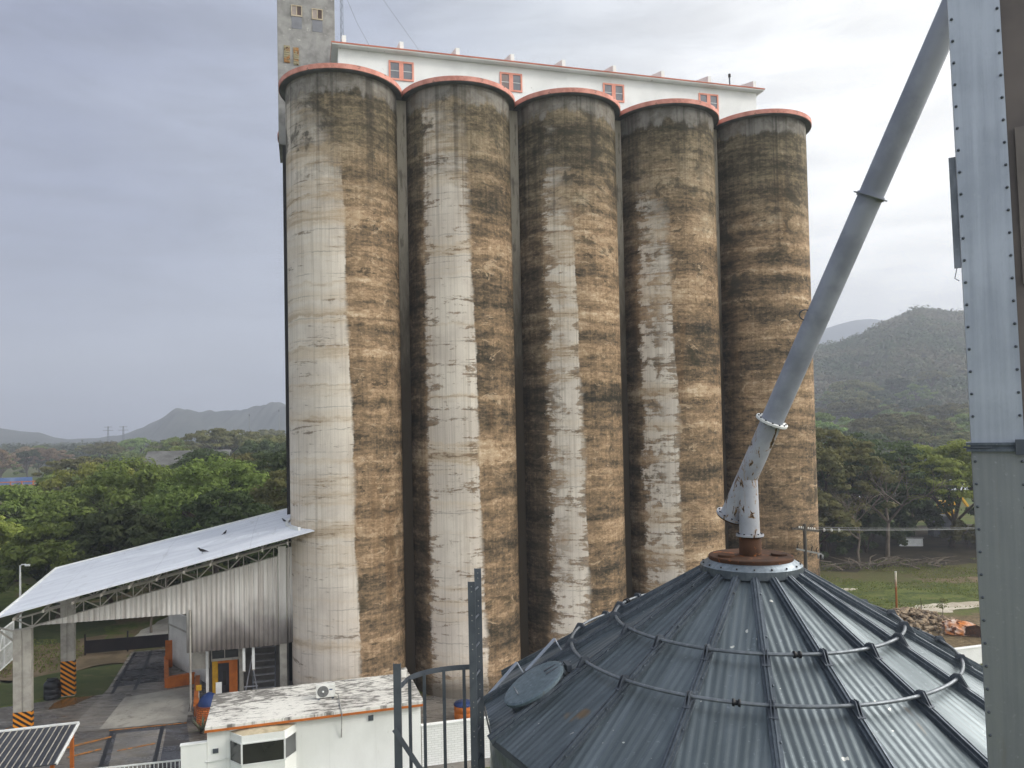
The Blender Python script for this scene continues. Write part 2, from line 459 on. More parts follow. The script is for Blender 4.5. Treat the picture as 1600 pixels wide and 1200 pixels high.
def galv(name, c0, c1, metal=.75, rough=.42, zs=2.0):
    m = Mat(name, rough, metal, .5)
    x, y, z = m.sep(m.obj())
    a = m.noise(m.vec(x, y, z), 1.6, 6, .6, .4)
    b = m.noise(m.vec(x*9, y*9, z*zs), 2.2, 5, .65)
    s = m.noise(m.vec(x, y, z), 26, 3, .6)
    c = m.mix(m.ss(a*.5+b*.5, .38, .62), c0, c1)
    c = m.mix(m.ss(s, .6, .75)*.3, c, lin(190,196,200))
    m.col(c)
    sc_ = m.noise(m.vec(x*3, y*3, z*.35), 9.0, 3, .6, 2.5)
    c = m.mix((1.0 - m.ss((sc_-.5).abs(), .0, .012))*.16, c, lin(96,98,102))
    c = m.mix(m.ss(m.noise(m.vec(x*7, y*7, z*.5), 2.0, 6, .7), .60, .72)*.3, c, lin(122,112,98))
    m.col(c)
    m.inp('Roughness', m.ss(b*.5+a*.5, .3, .7, rough-.08, rough+.12))
    m.bump(b, .08, .01)
    return m.m
M['galv'] = galv('weathered_galvanised_sheet', lin(150,160,168), lin(118,128,136))
M['galv_rib'] = galv('galvanised_rib_cap', lin(104,112,120), lin(84,92,100), .7, .45)
M['galv_leg'] = galv('galvanised_leg_casing', lin(176,184,194), lin(160,168,180), .45, .5, .25)
M['galv_ring'] = galv('galvanised_pipe', lin(128,134,140), lin(104,110,116), .6, .42)

def bin_panel_mat():
    m = Mat('galvanised_roof_sheet', .42, .78, .5)
    u, v, _ = m.sep(m.uv())            # u across the panel, v metres down the slope
    x, y, z = m.sep(m.obj())
    run = m.noise(m.vec(u*9, v*.5, x*.3), 1.0, 6, .62, .2)
    a = m.noise(m.vec(x, y, z), 1.3, 5, .6, .4)
    spot = m.noise(m.vec(x, y, z), 22, 4, .7)
    c = m.mix(m.ss(run, .36, .66), lin(128,137,141), lin(102,111,115))
    oi = m.n('ShaderNodeObjectInfo'); rv = N(m.t, oi.outputs['Random'])
    c = m.mix(m.ss(a, .4, .7)*.45, c, lin(84,94,99))
    c = m.mix(rv*.4, c, lin(86,94,100))
    c = m.mix(m.ss(spot, .62, .72)*.35, c, lin(184,192,196))
    c = m.mix(m.ss(m.noise(m.vec(x*1.0, y*1.0, z), 9.5, 2, .5), .735, .75), c, lin(214,214,206))
    rs = m.ss(m.noise(m.vec(x, y, z+3.3), 1.7, 3, .5), .70, .76) * m.ss(run, .45, .6)
    c = m.mix(rs*.7, c, lin(112,84,42))
    m.col(c)
    m.inp('Metallic', m.ss(rs + spot*.2, .1, .9, .8, .3))
    m.inp('Roughness', m.ss(run*.5+a*.5, .3, .7, .34, .56))
    m.bump(run*.5+spot*.3, .10, .006)
    return m.m
M['bin_panel'] = bin_panel_mat()

def pipe_mat(name, c0, c1, chips):
    m = Mat(name, .5, .1, .4)
    x, y, z = m.sep(m.obj())
    a = m.noise(m.obj(), 2.5, 5, .6)
    c = m.mix(m.ss(a, .38, .66), c0, c1)
    if chips:
        f = m.noise(m.vec(x*1.3, y*1.3, z*.5), 7.0, 6, .7, 1.2)
        edge = m.ss(f, .55, .585); core = m.ss(f, .588, .605)
        c = m.mix(edge, c, lin(140,108,66)); c = m.mix(core, c, lin(44,32,26))
        c = m.mix(m.ss(m.noise(m.vec(x*8, y*8, z*.6), 2.0, 5, .6), .60, .74)*.5, c, lin(150,128,96))
    m.col(c); return m.m
M['pipe_low'] = pipe_mat('chipped_white_spout_paint', lin(170,173,180), lin(148,151,159), True)
M['pipe_up'] = pipe_mat('grey_spout_primer', lin(156,161,173), lin(136,141,153), False)

def brick_paint():
    m = Mat('white_painted_blockwork', .85)
    br = m.n('ShaderNodeTexBrick'); x, y, z = m.sep(m.obj())
    m.t.links.new(m.vec(x, z, 0), br.inputs['Vector'])
    br.inputs['Scale'].default_value = 1; br.inputs['Brick Width'].default_value = .3; br.inputs['Row Height'].default_value = .1
    br.inputs['Mortar Size'].default_value = .008
    br.inputs['Color1'].default_value = lin(240,241,238); br.inputs['Color2'].default_value = lin(230,232,228); br.inputs['Mortar'].default_value = lin(206,206,202)
    c = m.mix(m.ss(m.noise(m.obj(), 1.4, 5, .6), .55, .75)*.4, N(m.t, br.outputs[0]), lin(196,192,182))
    m.col(c); m.bump(N(m.t, br.outputs[1])*-1.0, .4, .01); return m.m
M['brick_paint'] = brick_paint()

def brick_orange():
    m = Mat('orange_brick', .85)
    br = m.n('ShaderNodeTexBrick'); u, v, _ = m.sep(m.uv())
    m.t.links.new(m.vec(u, v, 0), br.inputs['Vector'])
    br.inputs['Scale'].default_value = 1; br.inputs['Brick Width'].default_value = .26; br.inputs['Row Height'].default_value = .11
    br.inputs['Mortar Size'].default_value = .016
    br.inputs['Color1'].default_value = lin(214,122,62); br.inputs['Color2'].default_value = lin(186,98,50); br.inputs['Mortar'].default_value = lin(120,66,40)
    m.col(N(m.t, br.outputs[0])); return m.m
M['brick_orange'] = brick_orange()

# ------------------------------------------------------------------ ground
def ground_mat():
    m = Mat('grass_and_bare_earth', .95, 0, .1)
    x, y, z = m.sep(m.world())
    P2 = m.vec(x, y, 0)
    a = m.noise(P2, .05, 6, .6, .5); b = m.noise(P2, .35, 7, .65, .5); f = m.noise(m.vec(x, y*1.8, 0), 2.2, 6, .7)
    grass = m.mix(m.ss(f*.6+b*.4, .38, .64), lin(62,74,34), lin(100,112,52))
    dry = m.mix(m.ss(f, .4, .65), lin(112,98,72), lin(84,74,54))
    c = m.mix(m.ss(a*.5+b*.5, .49, .58), grass, dry)
    c = m.mix(m.ss(m.noise(P2, .12, 7, .7, .8), .62, .68)*.8, c, lin(150,134,108))
    m.col(c); m.bump(f, .5, .08); return m.m
M['ground'] = ground_mat()
def flat(name, kind_mat, pts, z, k='structure'):
    o = MB().sheet(pts, z).build(name, kind_mat); o['kind'] = k; return o
g = MB(); g.sheet([(-2600,-400),(2600,-400),(2600,2600),(-2600,2600)], 0.0)
go = g.build('ground', M['ground']); go['kind'] = 'structure'

def blob(pts, amp, seed=1, step=.9):
    r_ = random.Random(seed); out = []; n = len(pts)
    for i in range(n):
        p, q = Vector(pts[i][:2]), Vector(pts[(i+1) % n][:2]); L = (q-p).length; k = max(2, int(L/step)); nn = Vector((-(q-p).y, (q-p).x))/max(L,1e-6)
        o1, o2 = r_.uniform(0,6), r_.uniform(0,6)
        for j in range(k):
            t = j/k; w_ = min(1, 4*t*(1-t)+.25)
            out.append(tuple(p.lerp(q,t) + nn*amp*w_*(.6*sin(o1+t*L*.7) + .5*sin(o2+t*L*1.9) + r_.uniform(-.45,.45))))
    return out
def earth_mat(name, c0, c1, c2, wet=False):
    m = Mat(name, .35 if wet else .92, 0, .4 if wet else .15)
    x, y, z = m.sep(m.world()); P2 = m.vec(x, y, 0)
    a = m.noise(P2, .45, 7, .62, .5); f = m.noise(P2, 3.0, 6, .7); b = m.noise(m.vec(x*.5, y*1.4, 3), .9, 5, .6, .6)
    c = m.mix(m.ss(a, .4, .62), c0, c1); c = m.mix(m.ss(b*.6+f*.4, .55, .66)*.7, c, c2)
    ck = m.noise(m.vec(x, y, 7), .35, 5, .62, .5)
    c = m.mix((1.0 - m.ss((ck-.5).abs(), .0, .004))*.5, c, tuple([k*.4 for k in c2[:3]]+[1]))
    c = m.mix(m.ss(m.noise(m.vec(x, y, 11), .8, 8, .72, .6), .58, .68)*.5, c, tuple([k*.62 for k in c2[:3]]+[1]))
    m.col(c)
    if wet: m.inp('Roughness', m.ss(b, .42, .6, .22, .8))
    m.bump(f, .25, .03); return m.m
M['asphalt'] = earth_mat('wet_worn_asphalt', lin(112,106,98), lin(88,83,78), lin(62,59,57), True)
M['pad'] = earth_mat('pale_concrete_pad', lin(172,168,158), lin(150,146,138), lin(122,116,108))
M['slab'] = earth_mat('worn_concrete_slab', lin(128,122,114), lin(108,104,98), lin(80,76,72), True)
M['deck_wet'] = earth_mat('wet_dark_deck', lin(74,72,72), lin(56,55,57), lin(96,92,88), True)
M['mud'] = earth_mat('muddy_earth', lin(120,104,82), lin(96,84,64), lin(80,74,52))
M['greenverge'] = earth_mat('short_grass', lin(76,82,48), lin(62,72,40), lin(104,96,68))
M['lime'] = earth_mat('chalky_spoil', lin(196,188,172), lin(170,160,142), lin(120,110,90))
M['water'] = earth_mat('pale_river', lin(186,190,192), lin(170,174,178), lin(150,152,152), True)

SH = Vector((-25.5, 40.02, 0))                # front left post of the shed
def shp(x, y, z=0): return SH + EX*x + NB*y + Vector((0,0,z))
def shq(pts, z): return [tuple(shp(x, y, z)) for x, y in pts]
flat('yard_asphalt', M['asphalt'], shq([(-9,-9),(13.6,-9),(13.6,5.6),(2.2,6.0),(1.2,5.0),(-1.5,4.6),(-9,3.2)], .004), .004)
flat('verge_grass', M['greenverge'], shq(blob([(-14,3.6),(-1.5,4.9),(3.4,5.0),(2.4,11.5),(-14,8.0)], 0.7, 11), .008), .008)
flat('dirt_track', M['mud'], shq(blob([(-14,8.0),(2.5,11.2),(2.5,15),(-3,24),(-14,16)], 0.8, 10), .008), .008)
flat('lawn_behind', M['greenverge'], shq(blob([(-14,15),(-1,20),(-1,34),(-14,30)], 0.8, 11), .012), .012)
flat('concrete_apron', M['slab'], shq([(2.2,-1.0),(7.9,-1.3),(7.9,8),(5.1,14.2),(2.25,14.2),(2.6,6)], .012), .012)
flat('rear_concrete', M['pad'], shq(blob([(.5,15.2),(9,15.0),(10,25),(3,25)], 0.3, 13), .016), .016)
flat('weigh_pad', M['pad'], shq([(3.74,-.97),(7.98,-1.29),(7.43,4.87),(3.93,3.96)], .016), .016)
flat('rear_deck', M['deck_wet'], shq([(2.75,6.2),(5.6,6.4),(4.75,14.0),(2.45,14.0)], .016), .016)
flat('front_deck', M['deck_wet'], shq([(5.35,-8.5),(9.3,-8.5),(8.0,-1.45),(4.4,-1.3)], .012), .012)
flat('front_deck_patch', M['slab'], shq([(5.5,-7.5),(7.6,-7.2),(7.1,-2.0),(4.75,-1.9)], .016), .016)
tr = MB()
for a, b in (((5.2,-8.2),(4.45,-1.4)), ((7.45,-8.2),(6.85,-1.5)), ((3.05,5.0),(2.55,14.0)), ((4.2,5.2),(3.6,14.0))):
    pa, pb = shp(*a, .02), shp(*b, .02)
    d = (pb-pa).normalized(); s = d.cross(Vector((0,0,1)))*.09
    tr.sheet([tuple(pa-s), tuple(pa+s), tuple(pb+s), tuple(pb-s)], .024)
o = tr.build('rail_groove', M['black']); o['kind'] = 'structure'
yl = MB()
for a, b, wd in (((2.6,-3.2),(4.6,-2.3),.22), ((3.2,-4.4),(4.5,-3.8),.18), ((5.3,-4.3),(6.9,-3.9),.14), ((-3.2,-.6),(-2.9,1.6),.12), ((-1.8,-2.6),(-.9,.9),.12), ((4.3,-1.35),(8.0,-1.5),.12)):
    pa, pb = shp(*a), shp(*b); d = (pb-pa).normalized(); s = d.cross(Vector((0,0,1)))*wd/2
    yl.sheet([tuple(pa-s), tuple(pa+s), tuple(pb+s), tuple(pb-s)], .028)
o = yl.build('painted_marking', worn('worn_orange_marking', lin(190,122,40), lin(150,100,50), 2, .8, c2=lin(110,96,80), s2=4, t2=(.5,.6))); o['kind'] = 'structure'
flat('puddle', worn('brown_puddle', lin(112,78,36), lin(84,66,44), .8, .2, spec=.5), shq(blob([(.2,3.2),(1.4,3.6),(2.2,4.9),(.6,5.0)], 0.25, 6), .016), .016)
flat('service_alley', M['slab'], [tuple(rowp(-4,-12)), tuple(rowp(34,-12)), tuple(rowp(34,-2)), tuple(rowp(-4,-2))], .006)
def field_mat():
    m = Mat('patchy_field', .95, 0, .1); x, y, z = m.sep(m.world()); P2 = m.vec(x, y, 0)
    a = m.noise(P2, .16, 7, .66, .6); b = m.noise(m.vec(x*.7, y*1.5, 2), .5, 8, .7, .4); f = m.noise(P2, 3.0, 6, .72)
    g_ = m.mix(m.ss(f*.5+b*.5, .40, .60), lin(58,70,36), lin(104,112,58))
    d_ = m.mix(m.ss(f, .38, .62), lin(124,108,82), lin(86,75,57))
    near = m.ss(y + (a-.5)*14 + (b-.5)*7, 58.5, 62.5)
    dry = m.ss(y + (a-.5)*22 + (b-.5)*8, 68, 76)
    c = m.mix(near, d_, g_)
    c = m.mix(dry*.75, c, m.mix(m.ss(b, .4, .6), lin(92,80,58), lin(74,72,44)))
    c = m.mix(m.ss(b*.6+f*.4, .55, .63)*.8, c, d_)
    c = m.mix(m.ss(m.noise(P2, .9, 8, .75), .63, .68)*.7, c, lin(178,164,138))
    m.col(c); m.bump(f, .5, .06); return m.m
M['field'] = field_mat()
# field on the right
flat('field_grass', M['field'], blob([(18,52),(36,51),(44,60),(60,74),(62,82),(46,84),(24,78),(18,64)], .8, 3), .006)
flat('bare_bank', earth_mat('leaf_litter_with_tree_shade', lin(64,57,44), lin(48,43,33), lin(84,76,58)), blob([(24,77),(46,80.5),(75,82),(90,100),(75,112),(24,110)], .9, 5), .010)  # leaf litter, its colour darkened to stand in for shade under the grove
flat('field_track', M['mud'], blob([(38,72),(52,70.5),(60,73),(62,75),(50,74),(38,74)], .5, 8), .010)
flat('chalk_spoil', M['lime'], blob([(31.6,61.2),(33.6,60.6),(37,62.2),(41,62.6),(41,64.6),(35.5,63.8),(32.6,63.2)], .55, 4, .5), .016)
flat('chalk_streak', M['lime'], blob([(26.5,70),(29.5,69.3),(31,69.9),(28,70.6)], .3, 9, .5), .016)
flat('field_puddle', M['water'], blob([(58,84.5),(68,83.5),(70,86),(60,87)], .5, 10), .016)
flat('river', M['water'], [(70,150),(420,300),(520,420),(150,300),(60,190)], .01)
M['pale_road'] = earth_mat('pale_dirt_road', lin(178,160,132), lin(158,142,116), lin(130,120,96))
flat('dirt_road', M['pale_road'], [(-190,225),(-118,248),(-110,258),(-190,236)], .01)

# ------------------------------------------------------------------ silos
PAR = [ # eL, eR, fuzz, fade z0,z1, mottle, drift, dark
    (-200, 2.5, 20, 23.0, 31.5, 0, -.38, .75),
    (-51, 4.0, 14, 26.0, 32.0, 0, -.40, .85),
    (-43, -7, 34, 23.0, 30.0, .45, -.40, .85),
    (-60, -19, 26, 21.0, 28.5, .85, -.35, .8),
    (-60, -30, 60, 18, 24, 0, 0, .7)]
def cyl_uv(R_, h0, h1, name, mat, parent, seg=160):
    me = bpy.data.meshes.new(name); vs = []; fs = []
    for z in (h0, h1):
        for k in range(seg+1):
            t = -180 + 360*k/seg                   # degrees from the face towards the yard (local -y), + to the right
            vs.append((R_*sin(radians(t)), -R_*cos(radians(t)), z))
    for k in range(seg): fs.append((k, k+1, seg+1+k+1, seg+1+k))
    me.from_pydata(vs, [], fs)
    uvl = me.uv_layers.new(name='UVMap')
    for p in me.polygons:
        p.use_smooth = True
        for li in p.loop_indices:
            vi = me.loops[li].vertex_index; k = vi % (seg+1)
            uvl.data[li].uv = (-180 + 360*k/seg, vs[vi][2])
    me.materials.append(mat)
    o = bpy.data.objects.new(name, me); COL.objects.link(o); o.parent = parent; return o
SL = ['tall concrete silo nearest the metal shed, pale on its whole left half',
      'second concrete silo from the shed, one broad pale strip between black and brown stains',
      'middle concrete silo of the row with dark ragged growth left of its pale strip',
      'fourth concrete silo from the shed with a narrow mottled pale strip',
      'rightmost concrete silo, brown all over without a pale strip, behind the spout']
RR = 1.116*R
def make_silo(pos, i, label, group):
    t = thing('concrete_silo', pos, ROW, label, 'silo', group)
    cyl_uv(R, 0, HT-.33, 'barrel', silo_mat(i, *PAR[i % 5]), t)
    dzz = .004*(i % 2)
    rim = MB()
    rim.ring((0,0,0), (0,0,1), [(R-.3, HT-.33+dzz), (RR-.05, HT-.33+dzz), (RR-.05, HT-.27+dzz)], 128, 1, closed=False)
    rim.ring((0,0,0), (0,0,1), [(RR-.05, HT-.27+dzz), (RR, HT-.27+dzz), (RR, HT+dzz)], 128, 0, smooth=False, closed=False)
    rim.ring((0,0,0), (0,0,1), [(RR, HT+dzz), (RR-.12, HT+.02+dzz), (.01, HT+.02+dzz)], 128, 1, smooth=False, closed=False)
    rim.build('roof_slab', [M['rim_pink'], M['rim_under']], t)
    return t
for i in range(5):
    make_silo(rowp(i*SP, 0), i, SL[i], 'front row of concrete silos')
make_silo(rowp(-.3, 7.75), 0, 'rear concrete silo almost wholly hidden, its rim peeking out left of the row', 'rear row of concrete silos')
def infill_mat():
    m = Mat('infill_concrete', .92); x, y, z = m.sep(m.obj())
    a = m.noise(m.vec(x, y, z*.3), 1.0, 6, .65); f = m.noise(m.vec(x*3, y, z*.5), 1.2, 8, .7)
    c = m.mix(m.ss(z + (a-.5)*16, 17, 30), lin(66,58,47), lin(168,160,146))
    c = m.mix(m.ss(f, .5, .64)*.6, c, lin(70,62,52)); m.col(c); m.bump(f, .3, .02); return m.m
M['infill'] = infill_mat()
for i in range(4):
    c = rowp((i+.5)*SP, -.2)
    t = thing('infill_wall', c, ROW, ['narrow concrete wall closing the gap between first and second silo', 'narrow concrete wall closing the gap between second and third silo', 'narrow concrete wall closing the gap between third and fourth silo', 'narrow concrete wall closing the gap between fourth and fifth silo'][i], 'wall', 'infill walls between the silos')
    MB().box(-.34,.34,-.1,.25,0,HT-.34).build('panel', M['infill'], t)

# gallery on top of the silos
G = thing('conveyor_gallery', rowp(-.15, .3, HT+.02), ROW, 'long white gallery with salmon windows on top of the silos', 'gallery')
GL = 28.25; GH = 2.73
MB().box(0, GL, 0, 6.2, 0, GH).build('wall', M['gal_white'], G)
rf = MB().box(-.38, GL+.35, -.47, 6.7, GH+.002, GH+.06, 1).box(-.40, GL+.37, -.5, 6.73, GH+.06, GH+.14, 0)
rf.build('roof_slab', [M['eave_red'], M['gal_white']], G)
for k, x in enumerate((.35, 3.75, 7.2, 10.7, 14.1, 17.6, 21.05, 24.5, 27.95)):
    MB().prism([(-.3,GH+.14),(-.3,GH+.66),(2.4,GH+1.35),(6.3,GH+1.35),(6.3,GH+.14)], 'x', x-.12, x+.12).build('roof_beam', M['gal_white'], G)
for k, (x0, x1) in enumerate(((2.98,4.5), (9.92,11.38), (16.87,18.35), (23.8,25.28))):
    z0, z1 = 1.12, 2.30
    fr = MB(); t_ = .11; xm = (x0+x1)/2
    fr.box(x0, x1, -.06, .0, z0, z0+t_).box(x0, x1, -.06, 0, z1-t_, z1)
    fr.box(x0, x0+t_, -.06, 0, z0+t_, z1-t_).box(x1-t_, x1, -.06, 0, z0+t_, z1-t_).box(xm-.13, xm+.13, -.058, 0, z0+t_, z1-t_)
    f = fr.build('window', M['salmon'], G)
    mats = [M['glass_grey'], M['glass_grey']] if k != 1 else [M['glass_brown'], M['glass_grey']]
    for (a, b, mt) in ((x0+t_, xm-.13, mats[0]), (xm+.13, x1-t_, mats[1])):
        MB().box(a, b, -.02, .0, z0+t_, z1-t_).build('pane', mt, f)
        MB().box(a, b, -.035, -.021, (z0+z1)/2-.03, (z0+z1)/2+.005).build('glazing_bar', M['white'], f)
# tower
T = thing('elevator_tower', rowp(-3.68, 3.35), ROW, 'bare grey concrete tower rising behind the leftmost silo', 'tower')
MB().box(0, 3.50, 0, 3.4, HT-2.2, 47.5).build('upper_shaft', M['conc_grey'], T, .02)
MB().box(.22, 3.4, .1, 1.2, 0, HT-2.2).build('lower_shaft', M['conc_dark'], T)
for (x0, x1, zb, zt) in ((.84, 1.51, 40.42, 41.9), (2.09, 2.77, 40.36, 41.83)):
    zm = zb + (zt-zb)*.56
    fr = MB()
    for (a, b, c, d) in ((x0, x1, zt-.06, zt), (x0, x1, zm-.06, zm+.02), (x0, x0+.06, zm, zt-.06), (x1-.06, x1, zm, zt-.06), ((x0+x1)/2-.03, (x0+x1)/2+.03, zm, zt-.06)):
        fr.box(a, b, -.05, -.002, c, d)
    f = fr.build('window', M['cream'], T)
    MB().box(x0+.06, (x0+x1)/2-.03, -.02, -.002, zm+.02, zt-.06).build('pane', worn('pinkish_pane', lin(168,156,148), lin(146,134,128), 2, .4), f)
    MB().box((x0+x1)/2+.03, x1-.06, -.02, -.002, zm+.02, zt-.06).build('pane', worn('brown_pane', lin(88,70,62), lin(66,54,50), 2, .4), f)
    MB().box(x0+.03, x1-.03, -.015, -.002, zb, zm-.06).build('lower_pane', M['glass_grey'], f)
for (x0, x1, zb, zt) in ((.38, .74, 38.2, 39.27), (.95, 1.28, 38.1, 39.2)):
    lv = MB(); lv.box(x0, x1, -.05, -.002, zb, zt)
    for k in range(7): lv.box(x0+.03, x1-.03, -.075, -.05, zb+.06+k*.14, zb+.12+k*.14)
    lv.build('louvre', M['rust_or'], T)
# mast beside the tower
ms = thing('antenna_mast', rowp(.05, 1.0, HT+GH+.22), ROW, 'thin lattice mast with a stay cable on the gallery roof by the tower', 'mast')
b = MB()
for (x, y) in ((0,0), (.16,0), (.08,.14)): b.tube([(x,y,0),(x,y,8)], .012, 6)
for k in range(16):
    b.tube([(0,0,k*.5),(.16,0,k*.5+.25)], .01, 5).tube([(.16,0,k*.5+.25),(0,0,k*.5+.5)], .01, 5)
b.build('lattice', M['steel_dark'], ms)
for dx_ in (2.0, 5.2):
    MB().tube([(.1,.05,7.6 if dx_ > 3 else 4.0), (dx_*.5,.05,(7.6 if dx_ > 3 else 4.0)*.46), (dx_,.05,.0)], .008, 5).build('stay_cable', M['steel_dark'], ms)
lr = thing('roof_vent_pipe', rowp(26.3, .7, HT+GH+.22), ROW, 'short dark vent pipe on the right end of the gallery roof', 'vent pipe')
MB().tube([(0,0,0),(0,0,.9)], .05, 8).build('pipe', M['steel_dark'], lr); MB().ring((0,0,.9),(0,0,1),[(.0,.0),(.09,.0),(.09,.22),(.0,.24)],12,closed=False).build('cowl', M['black'], lr)

# ------------------------------------------------------------------ foreground grain bin
BC = Vector((2.671, 8.7597, 0)); TS = .577; CZ0 = CAM_Z - 2.5256       # roof surface height at r = 2.05
def cone_z(r): return CZ0 + (2.05 - r)*TS
RB = 3.07
BN = thing('grain_bin', BC, 0, 'round galvanised grain bin with ribbed conical roof in the foreground', 'grain bin')
RT = .50
def panel(a):
    """flat sheet between two ribs with parallel ridges; a = centre angle (deg)"""
    ca = radians(a); er = Vector((cos(ca), sin(ca), 0)); et = Vector((-sin(ca), cos(ca), 0))
    hw = math.tan(radians(10)); rm = RB*cos(radians(10)); rt = RT*cos(radians(10))
    pitch = .078; n = int(rm*hw/(pitch/6)); vs = []; fs = []; uv = []
    us = [k*pitch/6 for k in range(-n, n+1)]
    us = [-rm*hw] + us + [rm*hw]
    nrm = (er*sin(radians(30)) + Vector((0,0,cos(radians(30)))))
    k_ = TS/cos(radians(10))
    for u in us:
        ph = (u/pitch) % 1.0
        h = .0048*(.5+.5*cos(2*pi*ph))
        r1 = max(rt, abs(u)/hw)
        for r_ in (r1, r1+(rm-r1)*.5, rm):
            p = er*r_ + et*u + Vector((0,0,CZ0 + (2.05*cos(radians(10)) - r_)*k_)) + nrm*(h - .012)
            vs.append(p); uv.append((u, rm-r_))
    m = 3
    for i in range(len(us)-1):
        for j in range(m-1): fs.append((i*m+j, i*m+j+1, (i+1)*m+j+1, (i+1)*m+j))
    me = bpy.data.meshes.new('roof_panel'); me.from_pydata([tuple(p) for p in vs], [], fs)
    ul = me.uv_layers.new(name='UVMap')
    for p in me.polygons:
        for li in p.loop_indices: ul.data[li].uv = uv[me.loops[li].vertex_index]
    me.materials.append(M['bin_panel'])
    if me.polygons[len(me.polygons)//2].normal.z < 0: me.flip_normals()
    o = bpy.data.objects.new('roof_panel', me); COL.objects.link(o); o.parent = BN; return o
RIBS = [257 + 20*k for k in range(18)]
for a in RIBS: panel(a + 10)
def on_cone(a, r, h=0.0):
    ca = radians(a); er = Vector((cos(ca), sin(ca), 0)); nrm = er*.5 + Vector((0,0,.866))
    return er*r + Vector((0,0,cone_z(r))) + nrm*h
for a in RIBS:
    ca = radians(a); er = Vector((cos(ca), sin(ca), 0)); et = Vector((-sin(ca), cos(ca), 0))
    nrm = er*.5 + Vector((0,0,.866))
    prof = [(-.048,-.03),(-.048,.022),(-.026,.024),(-.024,.05),(-.008,.052),(-.007,.042),(.007,.042),(.008,.052),(.024,.05),(.026,.024),(.048,.022),(.048,-.03)]
    vs = []
    for r_ in (RT+.05, RB+.03):
        for (u, h) in prof: vs.append(er*r_ + et*u + Vector((0,0,cone_z(r_))) + nrm*h)
    n = len(prof)
    fs = [(i, (i+1)%n, n+(i+1)%n, n+i) for i in range(n)] + [tuple(range(n)), tuple(range(2*n-1,n-1,-1))]
    rb = MB(); rb.add(vs, fs)
    for k in range(5):
        r_ = .75 + k*.52
        c = on_cone(a, r_, .022) + et*.037
        rb.ring(c, nrm, [(.0,.012),(.011,.012),(.011,0)], 6, closed=False)
    rb.build('roof_rib', M['galv_rib'], BN)
for (rr, zz) in ((2.05, CAM_Z-2.4456), (1.539, CAM_Z-2.1473)):
    pts = [(rr*cos(2*pi*k/144), rr*sin(2*pi*k/144), zz) for k in range(145)]
    h = MB().tube(pts, .018, 10, caps=False)
    hp = h.build('hoop_pipe', M['galv_ring'], BN)
    for a0 in ((248, 68, 128, 8) if rr > 2 else (267, 87, 147, 27)):
        a1 = radians(a0 + .7); cl_ = MB()
        cl_.ring(Vector((rr*cos(a1), rr*sin(a1), zz)), (-sin(a1), cos(a1), 0), [(.0,-.036),(.034,-.036),(.034,-.016),(.024,-.014),(.024,.014),(.034,.016),(.034,.036),(.0,.036)], 12, closed=False)
        cl_.build('pipe_coupling', M['black'], hp)
    for a in RIBS:
        ca = radians(a); er = Vector((cos(ca), sin(ca), 0)); et = Vector((-sin(ca), cos(ca), 0))
        base = on_cone(a, rr, .05)
        g_ = MB()
        for s_ in (-.014, .014):
            q = [on_cone(a, rr-.085, .045), on_cone(a, rr+.085, .045), Vector((er.x*(rr+.03), er.y*(rr+.03), zz+.045)), Vector((er.x*(rr-.03), er.y*(rr-.03), zz+.045))]
            vs = [p + et*(s_-.004) for p in q] + [p + et*(s_+.004) for p in q]
            g_.add(vs, [(0,1,2,3),(7,6,5,4),(0,4,5,1),(1,5,6,2),(2,6,7,3),(3,7,4,0)])
        g_.beam(on_cone(a, rr-.075, .054), on_cone(a, rr+.075, .054), .075, .006, (0,0,1))
        g_.build('hoop_bracket', M['steel_dark'], BN)
# collar and rusted cap
co = MB(); zc = CAM_Z
co.ring((0,0,0), (0,0,1), [(.44,zc-1.50),(.465,zc-1.515),(.558,zc-1.572)], 72, smooth=False, closed=False)
co.ring((0,0,0), (0,0,1), [(.558,zc-1.572),(.56,zc-1.66),(.50,zc-1.66)], 72, 1, smooth=False, closed=False)
col_o = co.build('roof_collar', [M['galv'], M['galv_rib']], BN)
bl = MB().ring((0,0,0), (0,0,1), [(.0,.016),(.010,.016),(.010,0)], 6, closed=False).build('collar_bolt', M['black'], col_o)
scatter(bl, [((.53*cos(radians(a)), .53*sin(radians(a)), zc-1.556), None) for a in RIBS])
MB().ring((0,0,0), (0,0,1), [(.0,zc-1.47),(.455,zc-1.47),(.463,zc-1.478),(.463,zc-1.512),(.44,zc-1.525)], 72, smooth=False, closed=False).build('cap_plate', M['rust'], BN)
for a1 in (radians(196), radians(-14)):
    MB().ring((.31*cos(a1), .31*sin(a1), zc-1.47), (0,0,1), [(.0,.025),(.085,.025),(.09,.018),(.09,.0)], 24, smooth=False, closed=False).build('inspection_plate', M['rust'], BN)
# wall below the eave
wl = MB(); seg = 18; zs = []
z = cone_z(RB)-.04; nrow = 0
rows = []
zz = z
while zz > .1:
    rows.append((2.99 + (.012 if nrow % 2 else 0), zz)); nrow += 1; zz -= .11 if zz > 9.5 else 1.2
rows.append((2.99, 0.0))
wl.ring((0,0,0), (0,0,1), rows, 72, smooth=False, closed=False)
wl.build('bin_wall', M['galv'], BN)
# eave flashing
ev = MB()
vs = []
for k in range(18):
    a1 = radians(RIBS[k]); 
    for (r_, h) in ((RB, .0), (RB+.006, -.06)): vs.append((r_*cos(a1), r_*sin(a1), cone_z(RB)-.01+h))
ev.add(vs, [(2*k, 2*k+1, (2*k+3) % 36, (2*k+2) % 36) for k in range(18)])
ev.build('eave_flashing', M['steel_dark'], BN)
